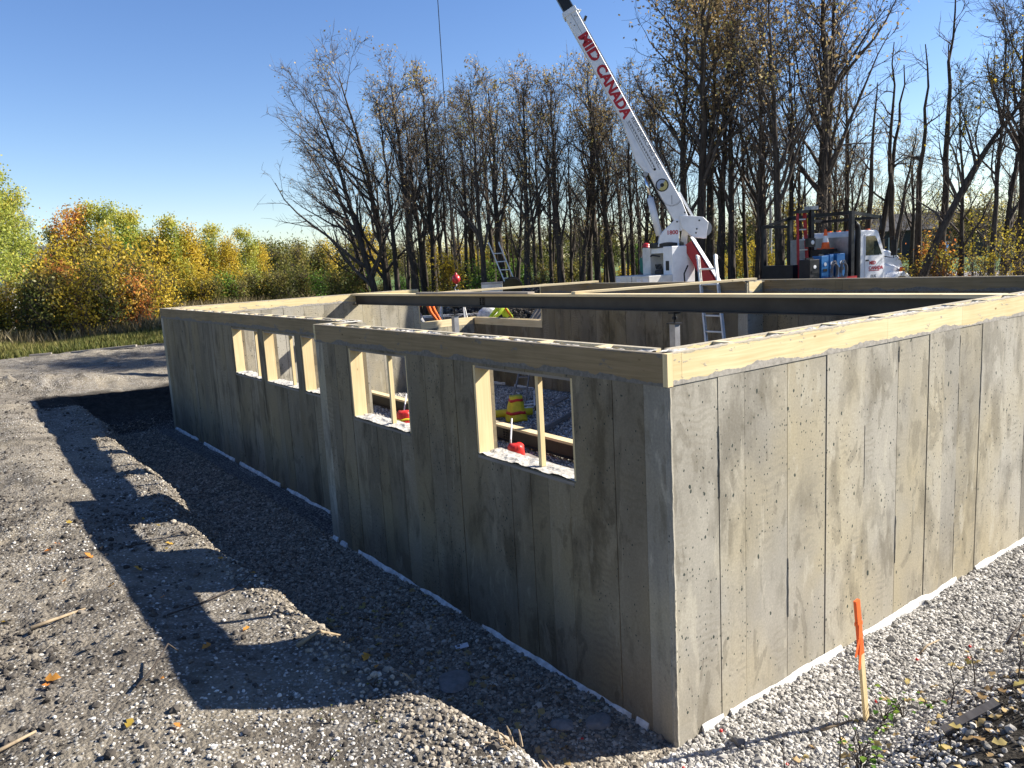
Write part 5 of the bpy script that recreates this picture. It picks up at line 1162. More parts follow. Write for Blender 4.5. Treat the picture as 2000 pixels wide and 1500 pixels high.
def grow(rs, H, r, nl=16, t0=.32, ang=(18, 42), llen=(.22, .40), lean=(0, 0), sub=7, twig=6, up=.5, wob=.035, fork=False, twl=(.25, .6), twr=.0065, reach=None):
    """returns trunk poly, limb polys, twig polys, twig tip points"""
    k = 14; t = np.linspace(0, 1, k); P_ = np.zeros((k, 3)); P_[:, 2] = t*H
    w = np.cumsum(rs.randn(k, 2)*wob*H/k**.5*.55, axis=0); P_[:, :2] += (w-w[0])*t[:, None]; P_[:, 0] += lean[0]*t**1.4; P_[:, 1] += lean[1]*t**1.4
    rad = r*(1.0-.90*t**.85); rad[0] *= 1.35; rad = np.maximum(rad, .012)
    trunk = (P_, rad); limbs = []; twigs = []; tips = []
    for i in range(nl):
        f = t0+(1-t0)*((i+rs.rand())/nl)**.92; f = min(f, .97); base = np.array([np.interp(f, t, P_[:, c]) for c in range(3)]); r0 = np.interp(f, t, rad)*(.42+.25*rs.rand())
        az = rs.rand()*6.283 if reach is None else reach+rs.randn()*.9; an = R(rs.uniform(*ang)); L = H*rs.uniform(*llen)*(1.15-.75*(f-t0)/(1-t0)); m = 8
        d = np.array([math.sin(an)*math.cos(az), math.sin(an)*math.sin(az), math.cos(an)]); pts = [base]
        for j in range(m-1):
            d = d+rs.randn(3)*.11+np.array([0, 0, up*.10]); d /= np.linalg.norm(d); pts.append(pts[-1]+d*L/(m-1))
        LP = np.array(pts); lr = np.maximum(r0*(1-.85*np.linspace(0, 1, m)), .008); limbs.append((LP, lr))
        for s in range(sub):
            g = .22+.78*(s+rs.rand())/sub; g = min(g, .98); x = g*(m-1); i0 = min(int(x), m-2); b0_ = LP[i0]*(1-(x-i0))+LP[i0+1]*(x-i0); dl = LP[i0+1]-LP[i0]; dl /= np.linalg.norm(dl)
            e = rs.randn(3); e -= dl*e.dot(dl); e /= np.linalg.norm(e); a2 = R(rs.uniform(25, 55)); d2 = dl*math.cos(a2)+e*math.sin(a2); L2 = L*rs.uniform(.25, .45)*(1.2-.6*g); mm = 5; pts = [b0_]
            for j in range(mm-1):
                d2 = d2+rs.randn(3)*.16+np.array([0, 0, .06]); d2 /= np.linalg.norm(d2); pts.append(pts[-1]+d2*L2/(mm-1))
            SP = np.array(pts); twigs.append((SP, np.maximum(np.interp(g, [0, 1], [lr[0]*.5, .009])*(1-.7*np.linspace(0, 1, mm)), twr*1.05)))
            for w_ in range(twig):
                h = .2+.8*rs.rand(); x = h*(mm-1); i0 = min(int(x), mm-2); c0 = SP[i0]*(1-(x-i0))+SP[i0+1]*(x-i0); d3 = (SP[i0+1]-SP[i0]); d3 /= np.linalg.norm(d3)+1e-9; d3 = d3+rs.randn(3)*.55; d3 /= np.linalg.norm(d3); L3 = rs.uniform(*twl)
                c1 = c0+d3*L3*.5; c2 = c1+(d3+rs.randn(3)*.3)*L3*.5; twigs.append((np.array([c0, c1, c2]), np.array([twr, twr*.85, twr*.5]))); tips += [c1, c2]
    return trunk, limbs, twigs, np.array(tips)
class Kind:
    def __init__(s, name, seed, nleaf, leaf, lsize, bark='bark', twigm='twig', spread=.12, trunks=1, tbias=(0, 1), top=0.0, clump=0, **kw):
        rs = np.random.RandomState(seed); tr_, li, tw, tips = [], [], [], []
        for k in range(trunks):
            kk = dict(kw); 
            if trunks > 1: kk['H'] = kw['H']*rs.uniform(.75, 1.0); a = 6.283*k/trunks+rs.rand(); kk['lean'] = (math.cos(a)*kw['H']*.14+kw.get('lean', (0, 0))[0], math.sin(a)*kw['H']*.14+kw.get('lean', (0, 0))[1])
            a, b, c, d = grow(rs, **kk); 
            if trunks > 1:
                o = rs.randn(3)*.12; o[2] = 0
                for p in [a]+b+c: p[0][:] += o
                d = d+o
            tr_.append(a); li += b; tw += c; tips.append(d)
        tips = np.vstack(tips); s.name = name
        V, Q_ = tubes(tr_, 8); s.trunk = fast_mesh('trunk', V, Q_); s.trunk.materials.append(MT[bark]); s.trunk.polygons.foreach_set('use_smooth', np.ones(len(s.trunk.polygons), bool))
        V1, Q1 = tubes(li, 5); V2, Q2 = tubes(tw, 3); s.crown = fast_mesh('branches', np.vstack([V1, V2]), np.vstack([Q1, Q2+len(V1)])); s.crown.materials.append(MT[twigm])
        s.leaves = None
        if nleaf:
            H = tips[:, 2].max(); wgt = np.clip(tips[:, 2]/H, .02, 1)**(top) if top else np.ones(len(tips)); 
            if clump:      # leaves hold on in patches, as on half-bare oaks
                cs = tips[rs.choice(len(tips), clump)]; dm = np.min(np.linalg.norm(tips[:, None, :]-cs[None], axis=2), axis=1); wgt = wgt*np.exp(-(dm/(.085*H))**2)+1e-4
            C = tips[rs.choice(len(tips), nleaf, p=wgt/wgt.sum())]+rs.randn(nleaf, 3)*spread
            n3 = fbm(C[:, 0]*1.1+seed, C[:, 2]*1.1+C[:, 1]*.6, 3)
            s.leaves = leaves_mesh('leaves', C, lsize, rs, np.clip(tbias[0]+(tbias[1]-tbias[0])*(.5+.9*n3+rs.randn(nleaf)*.16), 0, 1), .35); s.leaves.materials.append(MT[leaf])
    def put(s, name, label, cat, x, y, sc=1.0, rot=0.0, group=None, z=None, tilt=(0, 0), sz=1.0, leafless=False):
        z = gh(x, y)-.05 if z is None else z
        t = thing(name, label, cat, (x, y, z), group); t.rotation_euler = (tilt[0], tilt[1], rot); t.scale = (sc, sc, sc*sz)
        for nm, me in (('trunk', s.trunk), ('branches', s.crown), ('leaves', s.leaves)):
            if me is None or (nm == 'leaves' and leafless): continue
            o = bpy.data.objects.new(nm, me); COL.objects.link(o); o.parent = t
        return t
PR = random.Random(21)
# bare autumn oaks and ashes: ten shapes
oak = [Kind('oak', 100+i, (330, 620, 200, 750, 0, 420, 260, 820, 120, 380)[i], 'leaf_tan', .11, H=(10, 10.6, 9.4, 10.8, 9.8, 10.2, 9.6, 11, 10, 10.4)[i], r=(.17, .22, .12, .21, .13, .19, .11, .24, .15, .14)[i], nl=(17, 19, 16, 20, 17, 18, 15, 20, 16, 18)[i], t0=(.30, .34, .25, .3, .38, .28, .35, .3, .26, .4)[i], ang=(16, 42), llen=(.20, .40), sub=7, twig=7, clump=(9, 12, 6, 16, 0, 10, 8, 18, 5, 9)[i], up=.6, spread=.10, top=1.6) for i in range(10)]
edge_oak = [Kind('oak', 130+i, (260, 420)[i], 'leaf_tan', .10, H=10, r=.2, nl=24, t0=.12, ang=(30, 62), llen=(.30, .52), sub=8, twig=6, clump=8, up=.7, reach=math.pi*.80, lean=(-1.1, 1.1)) for i in range(2)]
leafy_oak = Kind('oak', 141, 4600, 'leaf_tan', .13, H=11.5, r=.22, nl=22, t0=.34, ang=(18, 48), llen=(.22, .40), sub=8, twig=6, up=.5, spread=.22, tbias=(.1, .8), clump=34, top=.6)
sap = [Kind('sapling', 150+i, (120, 260, 60)[i], 'leaf_tan', .09, H=7, r=.075, nl=13, t0=.25, ang=(15, 38), llen=(.16, .30), sub=5, twig=4, clump=6, up=.5) for i in range(3)]
snag = [Kind('snag', 160+i, 0, 'leaf_tan', .1, H=(9.5, 7.5, 8.2)[i], r=.16, nl=(9, 5, 7)[i], t0=(.45, .55, .4)[i], ang=(30, 75), llen=(.09, .18), sub=3, twig=2, up=.2, wob=.05) for i in range(3)]
aspen = [Kind('aspen', 170+i, (7500, 6500, 5600)[i], 'leaf_aspen', .14, bark='aspen', H=(10, 8.5, 7)[i], r=(.12, .10, .08)[i], nl=(24, 22, 20)[i], t0=(.22, .16, .10)[i], ang=(26, 60), llen=(.16, .26), sub=5, twig=4, up=.6, spread=.24, tbias=(0, (.8, .95, 1.0)[i])) for i in range(3)]
gold = Kind('gold', 181, 4600, 'leaf_gold', .13, bark='aspen', H=5.2, r=.06, nl=20, t0=.10, ang=(28, 60), llen=(.18, .30), sub=5, twig=4, up=.6, spread=.22)
redm = Kind('maple', 183, 4200, 'leaf_orange', .12, H=6.3, r=.07, nl=20, t0=.14, ang=(22, 52), llen=(.18, .30), sub=5, twig=4, up=.6, spread=.22, tbias=(.15, .95))
bush = {k: [Kind('shrub', 190+7*j+i, 1900, m, .105, H=2.3, r=.03, nl=9, t0=.05, ang=(15, 55), llen=(.25, .5), sub=4, twig=4, up=.6, spread=.16, trunks=3) for i in range(2)] for j, (k, m) in enumerate((('olive', 'leaf_olive'), ('orange', 'leaf_orange'), ('gold', 'leaf_gold'), ('green', 'leaf_green')))}

bush['thin'] = [Kind('shrub', 240+i, 330, 'leaf_gold', .095, H=2.9, r=.025, nl=8, t0=.05, ang=(15, 55), llen=(.25, .5), sub=4, twig=3, up=.6, spread=.10, trunks=2, clump=9) for i in range(2)]

# ------------------------------------------------------------------ wood behind the crane
# front row: (bearing px, distance, kind, scale, label)
def T(px, d, kd, sc, label, group='trees of the bare wood behind the foundation', name='oak_tree', cat='tree', rot=None, **k):
    if 700 < px < 1010 and px != 958 and d < 31: d *= 1.22; sc *= 1.2 if px > 785 else .98
    elif 1010 < px < 1262 and d < 31 and cat == 'tree': d *= 1.12; sc *= 1.10
    if name == 'oak_tree' and 'tilt' not in k: k['tilt'] = (PR.gauss(0, .035), PR.gauss(-.02 if px < 1000 else 0, .04))
    x, y = bearing(px, d); return kd.put(name, label, cat, x, y, sc, PR.uniform(0, 6.28) if rot is None else rot, group, **k)
T(752, 26.5, edge_oak[0], .92, 'bare oak at the left end of the wood with long branches arching left', rot=.0, tilt=(0, -.06)); T(772, 27.5, edge_oak[1], 1.0, 'second bare oak from the left end of the wood, sweeping leftwards and upwards', rot=.25)
T(735, 30, edge_oak[1], .78, 'low bare oak with drooping branches at the very left end of the wood', rot=.1, tilt=(0, -.05))
row = [(790, 27, 0, .98), (808, 29, 2, .95), (826, 26.5, 1, .98), (843, 28, 5, .97), (860, 27.2, 3, .95), (876, 30, 6, .96), (890, 27.5, 4, .90), (906, 29, 8, .92), (922, 27, 9, .86), (938, 28.5, 2, .98), (958, 25.9, 5, .96), (978, 28, 0, .99), (997, 27.0, 1, .97), (1016, 29.5, 8, .93), (1038, 26.5, 3, .96), (1055, 27.3, 6, 1.0), (1072, 29.5, 9, .98), (1086, 27.2, 4, .96), (1108, 26.8, 7, .93), (1126, 28, 2, .93), (1142, 27.2, 0, .92), (1160, 29, 5, .94), (1180, 27.6, 1, .96), (1197, 30, 6, .98), (1212, 27.2, 3, .97), (1230, 29, 8, .97), (1247, 27.6, 9, 1.0), (1266, 30, 0, 1.0), (1290, 29, 4, 1.0), (1318, 30, 5, 1.0)]
lm = ['left of the steel ball', 'just right of the steel ball', 'behind the left ladder', 'between the left ladder and the boom', 'close left of the crane boom', 'behind the crane boom']
cnt = {}
ordw = ['first', 'second', 'third', 'fourth', 'fifth', 'sixth', 'seventh', 'eighth', 'ninth']
for px, d, k, sc in row:
    z_ = lm[0] if px < 895 else lm[1] if px < 950 else lm[2] if px < 1030 else lm[3] if px < 1150 else lm[4] if px < 1255 else lm[5]
    cnt[z_] = cnt.get(z_, 0)+1
    T(px, d, oak[k], sc*.74, '%s dark bare trunk counted from the left %s' % (ordw[cnt[z_]-1], z_))
T(1372, 27.0, leafy_oak, 1.02, 'tall oak still holding tan leaves right behind the crane pedestal', rot=1.0); T(1395, 29, leafy_oak, .92, 'slightly shorter leafy tan oak beside the tall one behind the crane', rot=3.6)
for px, d, k, sc, lab in ((1345, 28.5, 7, 1.0, 'bare trunk just left of the tan leafy oak'), (1412, 28, 1, .95, 'first bare trunk right of the tan leafy oak'), (1437, 27.5, 0, 1.06, 'second bare trunk right of the tan leafy oak'), (1467, 30, 4, .95, 'third bare trunk right of the tan leafy oak'), (1484, 27.8, 2, .98, 'bare trunk just left of the grey lamp pole'), (1500, 28.6, 5, 1.05, 'taller bare trunk just left of the grey lamp pole'), (1534, 26.5, 3, .98, 'thick bare trunk just right of the grey lamp pole'), (1552, 28.2, 9, 1.0, 'bare trunk behind the rear of the truck deck'), (1578, 30, 6, 1.0, 'slim bare trunk behind the black deck frame'), (1606, 27.5, 7, 1.18, 'tallest thick oak rising behind the red ladder on the truck'), (1622, 28.5, 1, 1.12, 'tall oak close beside the tallest one behind the truck'), (1655, 30, 8, 1.0, 'bare oak above the headache rack of the truck')):
    T(px, d, oak[k], sc*.90, lab)
T(1696, 29, snag[1], .95, 'broken snag leaning right above the truck cab', name='dead_tree', tilt=(.08, .16)); T(1712, 31, snag[2], 1.0, 'crooked dead tree above the truck hood', name='dead_tree', tilt=(.04, .10)); T(1735, 28.5, snag[1], .78, 'short broken-topped snag right of the truck hood', name='dead_tree', tilt=(.1, .17))
T(1757, 29.5, snag[0], .88, 'slim forked snag right of the truck', name='dead_tree', tilt=(.05, .10)); T(1797, 29, snag[2], .98, 'dead tree with a split top before the leaning tree', name='dead_tree', tilt=(.04, .09)); T(1838, 31, snag[0], 1.08, 'tallest dead tree standing alone against the sky at the right', name='dead_tree', tilt=(.0, .04))
lean_k = Kind('leaning', 210, 380, 'leaf_gold', .10, H=8.6, r=.17, nl=14, t0=.30, ang=(15, 60), llen=(.18, .36), lean=(3.6, -2.7), sub=6, twig=5, up=.5, wob=.05, clump=7)
T(1792, 26.5, lean_k, .95, 'thick tree leaning far to the right beyond the truck hood', name='leaning_tree', rot=.0); T(1885, 28, oak[8], .66, 'slim dark trunk right of the leaning tree', name='oak_tree', rot=1.0)
T(1942, 27.2, oak[4], .82, 'dark trunk near the right edge among yellow leaves'); T(1998, 29, oak[5], 1.02, 'tall bare tree cut by the right edge'); T(2040, 28, oak[2], 1.0, 'bare tree just beyond the right edge'); T(1965, 33, edge_oak[0], .72, 'spreading bare tree low at the right edge', rot=3.6)
# deeper rows of the wood: nobody tells these apart
n_ = 0
for i in range(28):
    px = 740+i*(1720-740)/28+PR.uniform(-9, 9); d = PR.uniform(31, 46); k = PR.choice(oak+sap+sap)
    T(px, d, k, PR.uniform(.62, .82), 'bare trunk deep in the wood behind the front trees', group='bare trees deep in the wood', sz=PR.uniform(.9, 1.1))
for i in range(22):
    px = 760+i*(1700-760)/22+PR.uniform(-14, 14); T(px, PR.uniform(26.5, 31), PR.choice(sap), PR.uniform(.6, 1.0), 'thin bare sapling between the trunks of the wood', group='saplings between the trunks', name='sapling', cat='sapling')
for i in range(16):
    T(1690+i*24+PR.uniform(-9, 9), PR.uniform(33, 60), PR.choice(sap+oak[:3]), PR.uniform(.45, .62), 'small bare tree in the distance past the truck', group='small bare trees past the truck')
# far belt of leafy scrub closing the view
for i in range(70):
    px = 560+i*(2080-560)/70+PR.uniform(-10, 10); d = PR.uniform(74, 100); k = PR.choice(['olive', 'olive', 'gold', 'olive']) if px < 1560 else PR.choice(['olive', 'thin', 'thin']); x, y = bearing(px, d)
    bush[k][i % 2].put('far_shrub', 'leafy scrub tree in the belt far behind the wood', 'shrub', x, y, PR.uniform(1.4, 2.2), PR.uniform(0, 6.28), 'scrub belt far behind the wood', sz=1.0)
# undergrowth at the foot of the wood
for i in range(26):
    px = 690+i*(1560-690)/26+PR.uniform(-9, 9); x, y = bearing(px, PR.uniform(30, 50)); bush[PR.choice(['olive', 'olive', 'gold', 'green'])][i % 2].put('bush', 'yellowing bush in the undergrowth between the trunks', 'bush', x, y, PR.uniform(.5, .95), PR.uniform(0, 6.28), 'bushes of the undergrowth in the wood')
for i, (px, d, s) in enumerate(((1062, 25.8, .62), (1758, 26.0, .95), (1775, 25.4, .75), (1812, 27, .8), (1850, 25.6, .95), (1872, 28, 1.1), (1905, 26.2, .85), (1930, 25, .9), (1962, 25.2, 1.15), (1990, 26.8, 1.0), (2015, 25, .9), (1748, 28, .9), (1950, 28.5, 1.3))):
    x, y = bearing(px, d); bush['thin'][i % 2].put('bush', 'small golden bush before the trunks behind the spoil heap' if i == 0 else 'golden-leaved bush behind the wall right of the truck', 'bush', x, y, s*.66, PR.uniform(0, 6.28), None if i == 0 else 'golden bushes right of the truck')
x, y = bearing(1840, 27.5); bush['orange'][0].put('bush', 'orange-leaved bush under the leaning tree', 'bush', x, y, .8, 1.0)

# ------------------------------------------------------------------ aspens and autumn thicket on the left
LG = 'aspens at the left edge'
for px, d, k, sc, lab in ((-45, 50, 0, .98, 'tall pale green aspen beyond the left edge'), (8, 50, 0, .93, 'tallest yellow-green aspen at the left edge'), (38, 52, 1, .95, 'tall yellow-green aspen second from the left edge'), (66, 55, 1, .86, 'yellow-green aspen at the right of the left edge clump'), (-20, 46, 1, 1.0, 'white-stemmed aspen low at the left edge')):
    T(px, d, aspen[k], sc, lab, group=LG, name='aspen_tree')
T(96, 58, sap[0], 1.0, 'half-bare grey tree right of the left edge aspens', group=None, name='bare_tree')
for px, d, k, sc, lab in ((168, 42, redm, .84, 'red-topped maple in the autumn thicket at the left'), (212, 43, aspen[2], .80, 'green-gold aspen right behind the red-topped maple'), (240, 42, aspen[1], .64, 'tallest green-gold aspen of the thicket'), (262, 43.5, aspen[2], .76, 'green-gold aspen in the middle of the thicket'), (295, 44, aspen[2], .76, 'slim aspen with a pointed top at the right of the thicket'), (318, 45, aspen[1], .52, 'small aspen at the right shoulder of the thicket'), (135, 43, aspen[2], .66, 'dark green aspen left of the red-topped maple'), (366, 44, aspen[2], .72, 'pointed pale aspen standing alone beyond the far corner'), (352, 45, gold, .82, 'golden sapling left of the lone pointed aspen'), (392, 45, gold, .85, 'golden sapling right of the lone pointed aspen'), (438, 50, aspen[2], .70, 'dark olive aspen between the golden saplings and the wood'), (468, 48, gold, .75, 'yellow-green sapling between the thicket and the wood'), (500, 50, aspen[2], .66, 'pale sapling with a thin top near the wood'), (528, 52, gold, .70, 'last yellow sapling before the wood')):
    T(px, d, k, sc, lab, group='autumn thicket at the left', name='maple_tree' if k is redm else 'aspen_tree')
tc_ = {}
for i, (px, d, k, s) in enumerate(sorted(((110, 35, 'olive', 1.1), (132, 36, 'orange', 1.25), (165, 35, 'gold', 1.05), (188, 37, 'gold', 1.2), (210, 36, 'olive', 1.1), (235, 37, 'gold', 1.15), (262, 38, 'olive', 1.2), (285, 37, 'orange', 1.0), (300, 39, 'gold', 1.2), (85, 36, 'olive', 1.0), (60, 37, 'gold', .9), (30, 38, 'olive', .9), (0, 38, 'gold', .8), (-30, 37, 'olive', .9), (330, 41, 'gold', 1.1), (355, 43, 'olive', 1.0), (405, 44, 'gold', .95), (430, 44, 'olive', .9), (455, 45, 'green', .9), (480, 45, 'olive', .85), (510, 46, 'olive', .9), (545, 46, 'olive', .95), (575, 45, 'olive', .9), (610, 44, 'olive', .95), (640, 42, 'green', .8), (670, 40, 'olive', .9), (700, 36, 'olive', .85), (255, 40, 'gold', 1.6), (225, 41, 'gold', 1.7), (195, 40, 'olive', 1.6), (280, 42, 'green', 1.5), (310, 43, 'gold', 1.5), (150, 40, 'gold', 1.5), (118, 39, 'gold', 1.3), (345, 44, 'gold', 1.5), (385, 46, 'gold', 1.5), (415, 48, 'gold', 1.4)))):
    x, y = bearing(px, d); c = {'orange': 'orange', 'gold': 'golden', 'olive': 'olive', 'green': 'green'}[k]
    tc_[c] = tc_.get(c, 0)+1; nth = (ordw+['tenth', 'eleventh', 'twelfth', 'thirteenth', 'fourteenth', 'fifteenth', 'sixteenth', 'seventeenth'])[tc_[c]-1]
    bush[k][i % 2].put('bush', '%s %s shrub from the left in the thicket along the clearing' % (nth, c), 'bush', x, y, s, PR.uniform(0, 6.28), '%s shrubs of the left thicket' % c)
for i, px in enumerate((20, 45, 90, 110, 330, 410, 450, 485, 520, 560, 600, 640)):
    x, y = bearing(px, 66+6*(i % 3)); bush['olive'][i % 2].put('far_shrub', 'olive scrub far behind the left thicket', 'shrub', x, y, 1.8, i, 'scrub far behind the left thicket')
# tall grass and reeds: nobody could count them
def blades(name, n, pxr, dr, h, mat, label, seed, wid=.018):
    rs = np.random.RandomState(seed); px = rs.uniform(*pxr, n); d = rs.uniform(*dr, n); a = YAW+np.arctan((px-1000)/1533.6); x = CAM[0]+d*np.sin(a); y = CAM[1]+d*np.cos(a)
    k = (fbm(x*.35, y*.35, 3) > rs.rand(n)*.5-.45); x, y = x[k], y[k]; n = len(x); z = ground_h(x, y)-.03; hh = h*(.5+.7*rs.rand(n))*(1+.5*fbm(x*.4, y*.4, 2)); az = rs.rand(n)*6.283; l = rs.randn(n, 2)*.22*hh[:, None]
    w = wid*(.6+.8*rs.rand(n)); ox, oy = np.cos(az)*w, np.sin(az)*w
    V = np.stack([np.c_[x-ox, y-oy, z], np.c_[x+ox, y+oy, z], np.c_[x+ox*.5+l[:, 0]*.55, y+oy*.5+l[:, 1]*.55, z+hh*.65], np.c_[x+l[:, 0], y+l[:, 1], z+hh]], 1).reshape(-1, 3)
    me = fast_mesh(name, V, np.arange(n*4).reshape(n, 4)); fattr(me, 'tint', np.repeat(np.clip(rs.rand(n)*.8+.3*fbm(x*.5, y*.5, 3)+.1, 0, 1), 4)); me.materials.append(MT[mat]); o = bpy.data.objects.new(name, me); COL.objects.link(o); return tag(o, label, kind='stuff')
blades('tall_grass', 60000, (-120, 420), (32.0, 40), .36, 'weed', 'tall green and straw grass at the edge of the clearing', 3, .022); blades('grass_fringe', 9000, (-120, 400), (31.0, 33.5), .28, 'weed', 'short grass fringe along the graded soil', 4)
blades('reeds', 26000, (290, 760), (41, 50), 1.0, 'reed', 'dry reeds and dead weeds beyond the far corner', 5, .024); blades('wood_floor_grass', 26000, (680, 2080), (27, 42), .30, 'weed', 'grass and weeds on the floor of the wood', 6, .026); blades('dry_stalks', 6000, (-60, 340), (33.5, 40), .7, 'reed', 'dead stalks standing in the left thicket', 7)
# far lawn, road, path, buildings
def sheet(name, px0, px1, d0, d1, z, mat, label):
    n = 14; V = []; 
    for i in range(n+1):
        for d in (d0, d1): p = bearing(px0+(px1-px0)*i/n, d); V.append((p[0], p[1], z))
    F = [(2*i, 2*i+2, 2*i+3, 2*i+1) for i in range(n)]; o = mesh_obj(name, V, F, MT[mat]); return tag(o, label, kind='structure')
zf = float(np.max(ground_h(*np.array([bearing(p, d) for p in range(600, 2200, 60) for d in (42, 50, 60, 75, 95)]).T)))
sheet('field', 620, 2300, 40, 130, zf+.02, 'lawn', 'sunlit mown field behind the wood'); sheet('road', 1380, 2300, 42, 53, zf+.05, 'path', 'grey gravel road behind the trees at the right')
def house(px, d, w, dp, h, rh, wallm, label, rot, extra=False, name='house'):
    x, y = bearing(px, d); t = thing(name, label, 'house', (x, y, zf)); ca, sa = math.cos(rot), math.sin(rot); ax = ((ca, sa, 0), (-sa, ca, 0), (0, 0, 1)); o = (x, y, zf)
    wb = MB().box((-w/2, -dp/2, 0), (w/2, dp/2, h), ax, o); e = np.array(ax)
    wb.prism([(-dp/2, 0), (dp/2, 0), (0, rh)], np.array(o)+np.array([0, 0, h])-e[0]*(w/2-.002), e[1], e[2], e[0], 0, w-.004); wb.build('wall', MT[wallm], t)
    L = math.hypot(dp/2, rh); 
    for s in (-1, 1):
        sl = e[1]*s*(dp/2)/L-e[2]*rh/L; nn = np.cross(e[0], sl); nn = nn if nn[2] > 0 else -nn
        MB().box((-w/2-.3, 0, .02), (w/2+.3, L+.35, .14), (e[0], sl, nn), np.array(o)+e[2]*(h+rh)).build('roof', MT['shingle'], t)
    for u in np.linspace(-w*.3, w*.3, 3):
        f = MB().box((u-.6, -dp/2-.06, h*.35), (u+.6, -dp/2-.005, h*.8), ax, o).build('window', MT['siding'], t); MB().box((u-.5, -dp/2-.08, h*.4), (u+.5, -dp/2-.062, h*.76), ax, o).build('pane', MT['glass_dark'], f)
        f = MB().box((u-.6, dp/2+.005, h*.35), (u+.6, dp/2+.06, h*.8), ax, o).build('window', MT['siding'], t); MB().box((u-.5, dp/2+.062, h*.4), (u+.5, dp/2+.08, h*.76), ax, o).build('pane', MT['glass_dark'], f)
    do = MB().box((w*.42, -dp/2-.05, 0), (w*.42+.9, -dp/2-.004, 2.05), ax, o).build('door', MT['dark_siding'], t)
    gp = MB().box((w/2+.004, -.5, h+.2), (w/2+.03, .5, h+rh*.5), ax, o).build('gable_vent', MT['siding'], t)
    return t
house(1800, 92, 10, 8, 2.9, 1.6, 'dark_siding', 'dark house with a shingled roof half hidden by trees at the right', -.9); house(108, 62, 5, 4.5, 3.0, 1.7, 'siding', 'white house gable showing between the left aspens and the thicket', .15)
x, y = bearing(1843, 58); t = thing('refuse_bin', 'blue bin beside the dark house at the right', 'bin', (x, y, zf)); MB().box((x-.4, y-.35, zf+.8), (x+.4, y+.35, zf+1.7)).build('tub', MT['blue'], t); MB().box((x-.44, y-.39, zf+1.71), (x+.44, y+.39, zf+1.78)).build('lid', MT['slate'], t)
for sx in (-.3, .3): MB().box((x+sx-.06, y-.3, zf), (x+sx+.06, y+.3, zf+.79)).build('leg', MT['black'], t)
x, y = bearing(1513, 45); t = thing('lamp_pole', 'grey lamp pole standing among the trunks left of the truck', 'lamp post', (x, y, zf)); MB().tube([(x, y, zf), (x, y, zf+4.8)], [.085, .065], 12).build('pole', MT['steel'], t); MB().lathe([(.12, 0), (.12, .5), (.08, .55)], (x, y, zf), n=12).build('base', MT['steel'], t); MB().tube([(x, y, zf+4.78), (x+.2, y-.1, zf+4.95), (x+.55, y-.3, zf+5.0)], .03, 8).build('arm', MT['steel'], t); MB().box((x+.5, y-.42, zf+4.95), (x+.95, y-.2, zf+5.06)).build('lamp_head', MT['steel'], t)
t = thing('road_marker', 'thin orange marker post beyond the truck hood', 'marker post', (*bearing(1737, 40), zf)); p = bearing(1737, 40); MB().tube([(p[0], p[1], zf), (p[0], p[1], zf+1.3)], .03, 8).build('post', MT['orange'], t); MB().box((p[0]-.04, p[1]-.02, zf+1.0), (p[0]+.04, p[1]-.035, zf+1.2)).build('reflector', MT['hat_white'], t)
# left ground odds and ends
p = (0.9, 25.0); o = MB().bar((.0, 25.6, gh(0, 25.6)+.06), (1.75, 24.6, gh(1.75, 24.6)+.10), .14, .06).build('timber', MT['grey_wood']); tag(o, 'dark plank lying on the graded soil left of the far corner', 'plank')
o = MB().bar((-1.1, 26.4, gh(-1.1, 26.4)+.05), (-.5, 26.2, gh(-.5, 26.2)+.05), .14, .05).build('timber', MT['grey_wood']); tag(o, 'short dark board on the graded soil farther left', 'plank')
x, y = bearing(45, 34.0); lump('white crumpled litter in the grass at the left edge', x, y, .16, .6, MT['foam'], 'litter', 'litter', .1, 9)
# weeds by the stake and on the bank
def weed(label, x, y, n, size, seed, mat='leaf_green'):
    rs = np.random.RandomState(seed); t = thing('weed', label, 'weed', (x, y, gh(x, y))); st = MB()
    for k in range(n):
        a = rs.rand()*6.283; h = size*(.6+1.4*rs.rand()); e = np.array([math.cos(a), math.sin(a), 0]); p0 = np.array([x, y, gh(x, y)]); p1 = p0+e*h*.35+np.array([0, 0, h*.7]); p2 = p0+e*h*.8+np.array([0, 0, h])
        st.tube([p0, p1, p2], [.0035, .003, .002], 5)
        s = size*(.35+.3*rs.rand()); w = np.cross(e, (0, 0, 1)); tip = p2+e*s*.9+np.array([0, 0, -.2*s]); m = p2+e*s*.4+np.array([0, 0, .12*s])
        V = [p2, m+w*s*.38, m+np.array([0, 0, -.06*s]), m-w*s*.38, p2+e*s*.72+w*s*.22, tip, p2+e*s*.72-w*s*.22]
        mo = mesh_obj('leaf', V, [(0, 1, 2), (0, 2, 3), (1, 4, 2), (2, 6, 3), (2, 4, 5), (2, 5, 6)], MT[mat], t, True); fattr(mo.data, 'tint', np.full(7, rs.rand()))
    st.build('stems', MT['leaf_green'] if False else MT['darktwig'], t)
for i, (x, y, n, s) in enumerate(((1.18, -.70, 8, .08), (1.27, -.78, 9, .09), (1.0, -.74, 6, .07), (.55, -.90, 8, .085), (.46, -.95, 6, .075), (.70, -.82, 6, .08), (1.45, -.85, 7, .07), (1.35, -.68, 7, .06))):
    weed(('green weed close behind the foot of the stake', 'leafy green weed just right of the stake', 'small weed just left of the stake', 'broad-leaved weed at the bottom edge left of the stake', 'second broad-leaved weed at the bottom edge', 'small weed between the stake and the bottom edge', 'low weed right of the stake on dark soil', 'low weed behind the stake')[i], x, y, n, s, 30+i)
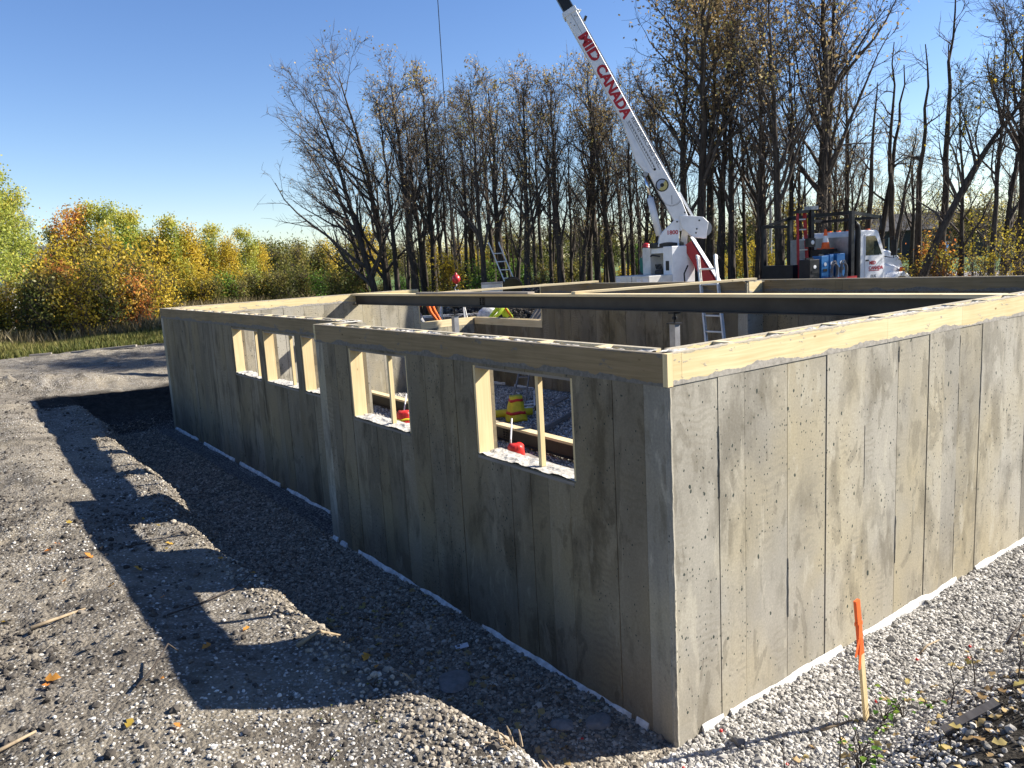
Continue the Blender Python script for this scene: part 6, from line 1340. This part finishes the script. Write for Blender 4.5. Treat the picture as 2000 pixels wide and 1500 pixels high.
for i, (x, y) in enumerate(((-1.95, .72), (-1.75, .55), (-2.1, .38), (-1.6, .9))): weed(('yellowing weed tuft on the bank at the bottom, nearest the shadow of the corner', 'yellowing weed tuft on the bank at the bottom, nearest the trench', 'yellowing weed tuft closest to the bottom edge of the bank', 'yellowing weed tuft by the standing chip of wood')[i], x, y, 6, .035, 50+i, 'leaf_olive')
# bare twigs standing on the near bank
for i, (x, y, h, l) in enumerate(((.50, -.80, .42, .05), (.12, -.72, .38, -.10), (.40, -.95, .30, .12), (1.30, -1.05, .34, .14), (1.75, -1.0, .30, -.08), (1.6, -1.3, .36, .1))):
    z = gh(x, y); o = MB().tube([(x, y, z-.02), (x+l*.3, y, z+h*.4), (x+l*.2, y+.02, z+h*.7), (x+l, y+.03, z+h)], [.005, .004, .003, .0018], 5).add(*(lambda m: (np.vstack(m.V), m.F))(MB().tube([(x+l*.3, y, z+h*.4), (x+l*.3+.07, y-.03, z+h*.62)], [.003, .0015], 4))).build('twig', MT['darktwig']); tag(o, 'thin bare twig standing in the near bank by the stake', 'twig', 'bare twigs on the near bank')
# fallen leaves
def fallen(name, n, xr, yr, size, mat, label, seed):
    rs = np.random.RandomState(seed); x = rs.uniform(*xr, n); y = rs.uniform(*yr, n); ok = ~((x > -.02) & (y > -.02)); x, y = x[ok], y[ok]; n = len(x); z = ground_h(x, y)+.016; C = np.c_[x, y, z]
    a = rs.randn(n, 3); a[:, 2] *= .25; a /= np.linalg.norm(a, axis=1)[:, None]; b = np.cross(a, np.c_[rs.randn(n)*.35, rs.randn(n)*.35, np.ones(n)]); b /= np.linalg.norm(b, axis=1)[:, None]; s = size*(.6+.8*rs.rand(n))[:, None]; up = np.array([[0, 0, .12]])*s
    V = np.stack([C-a*s*.5, C-a*s*.1+b*s*.30+up, C+a*s*.1+b*s*.16, C+a*s*.25+b*s*.30+up, C+a*s*.5, C+a*s*.25-b*s*.30+up, C+a*s*.1-b*s*.16, C-a*s*.1-b*s*.30+up], 1).reshape(-1, 3); i = np.arange(n)[:, None]*8
    Q_ = np.concatenate([i+np.array([[0, 1, 2, 7]]), i+np.array([[7, 2, 6, 7]])*0+np.array([[7, 2, 6, 6]])*0+i*0+np.array([[2, 6, 7, 2]])*0], 0)[:n]
    Tt = np.concatenate([i+np.array([[0, 1, 7]]), i+np.array([[1, 2, 7]]), i+np.array([[2, 6, 7]]), i+np.array([[2, 3, 4]]), i+np.array([[2, 4, 6]]), i+np.array([[4, 5, 6]])], 0)
    me = fast_mesh(name, V, None, Tt); fattr(me, 'tint', np.repeat(rs.rand(n), 8)); me.materials.append(MT[mat]); o = bpy.data.objects.new(name, me); COL.objects.link(o); return tag(o, label, kind='stuff')
fallen('fallen_leaves', 36, (-3.6, -1.2), (.5, 6), .07, 'leaf_orange', 'orange and tan oak leaves fallen on the left bank', 1); fallen('fallen_leaves', 170, (-1.2, -.05), (.3, 3.4), .07, 'leaf_tan', 'brown oak leaves drifted into the shaded trench', 2); fallen('fallen_leaves', 200, (-.3, 3.5), (-2.2, -.55), .065, 'leaf_tan', 'brown leaves on the dark soil by the stake', 3)
bpy.context.view_layer.update()
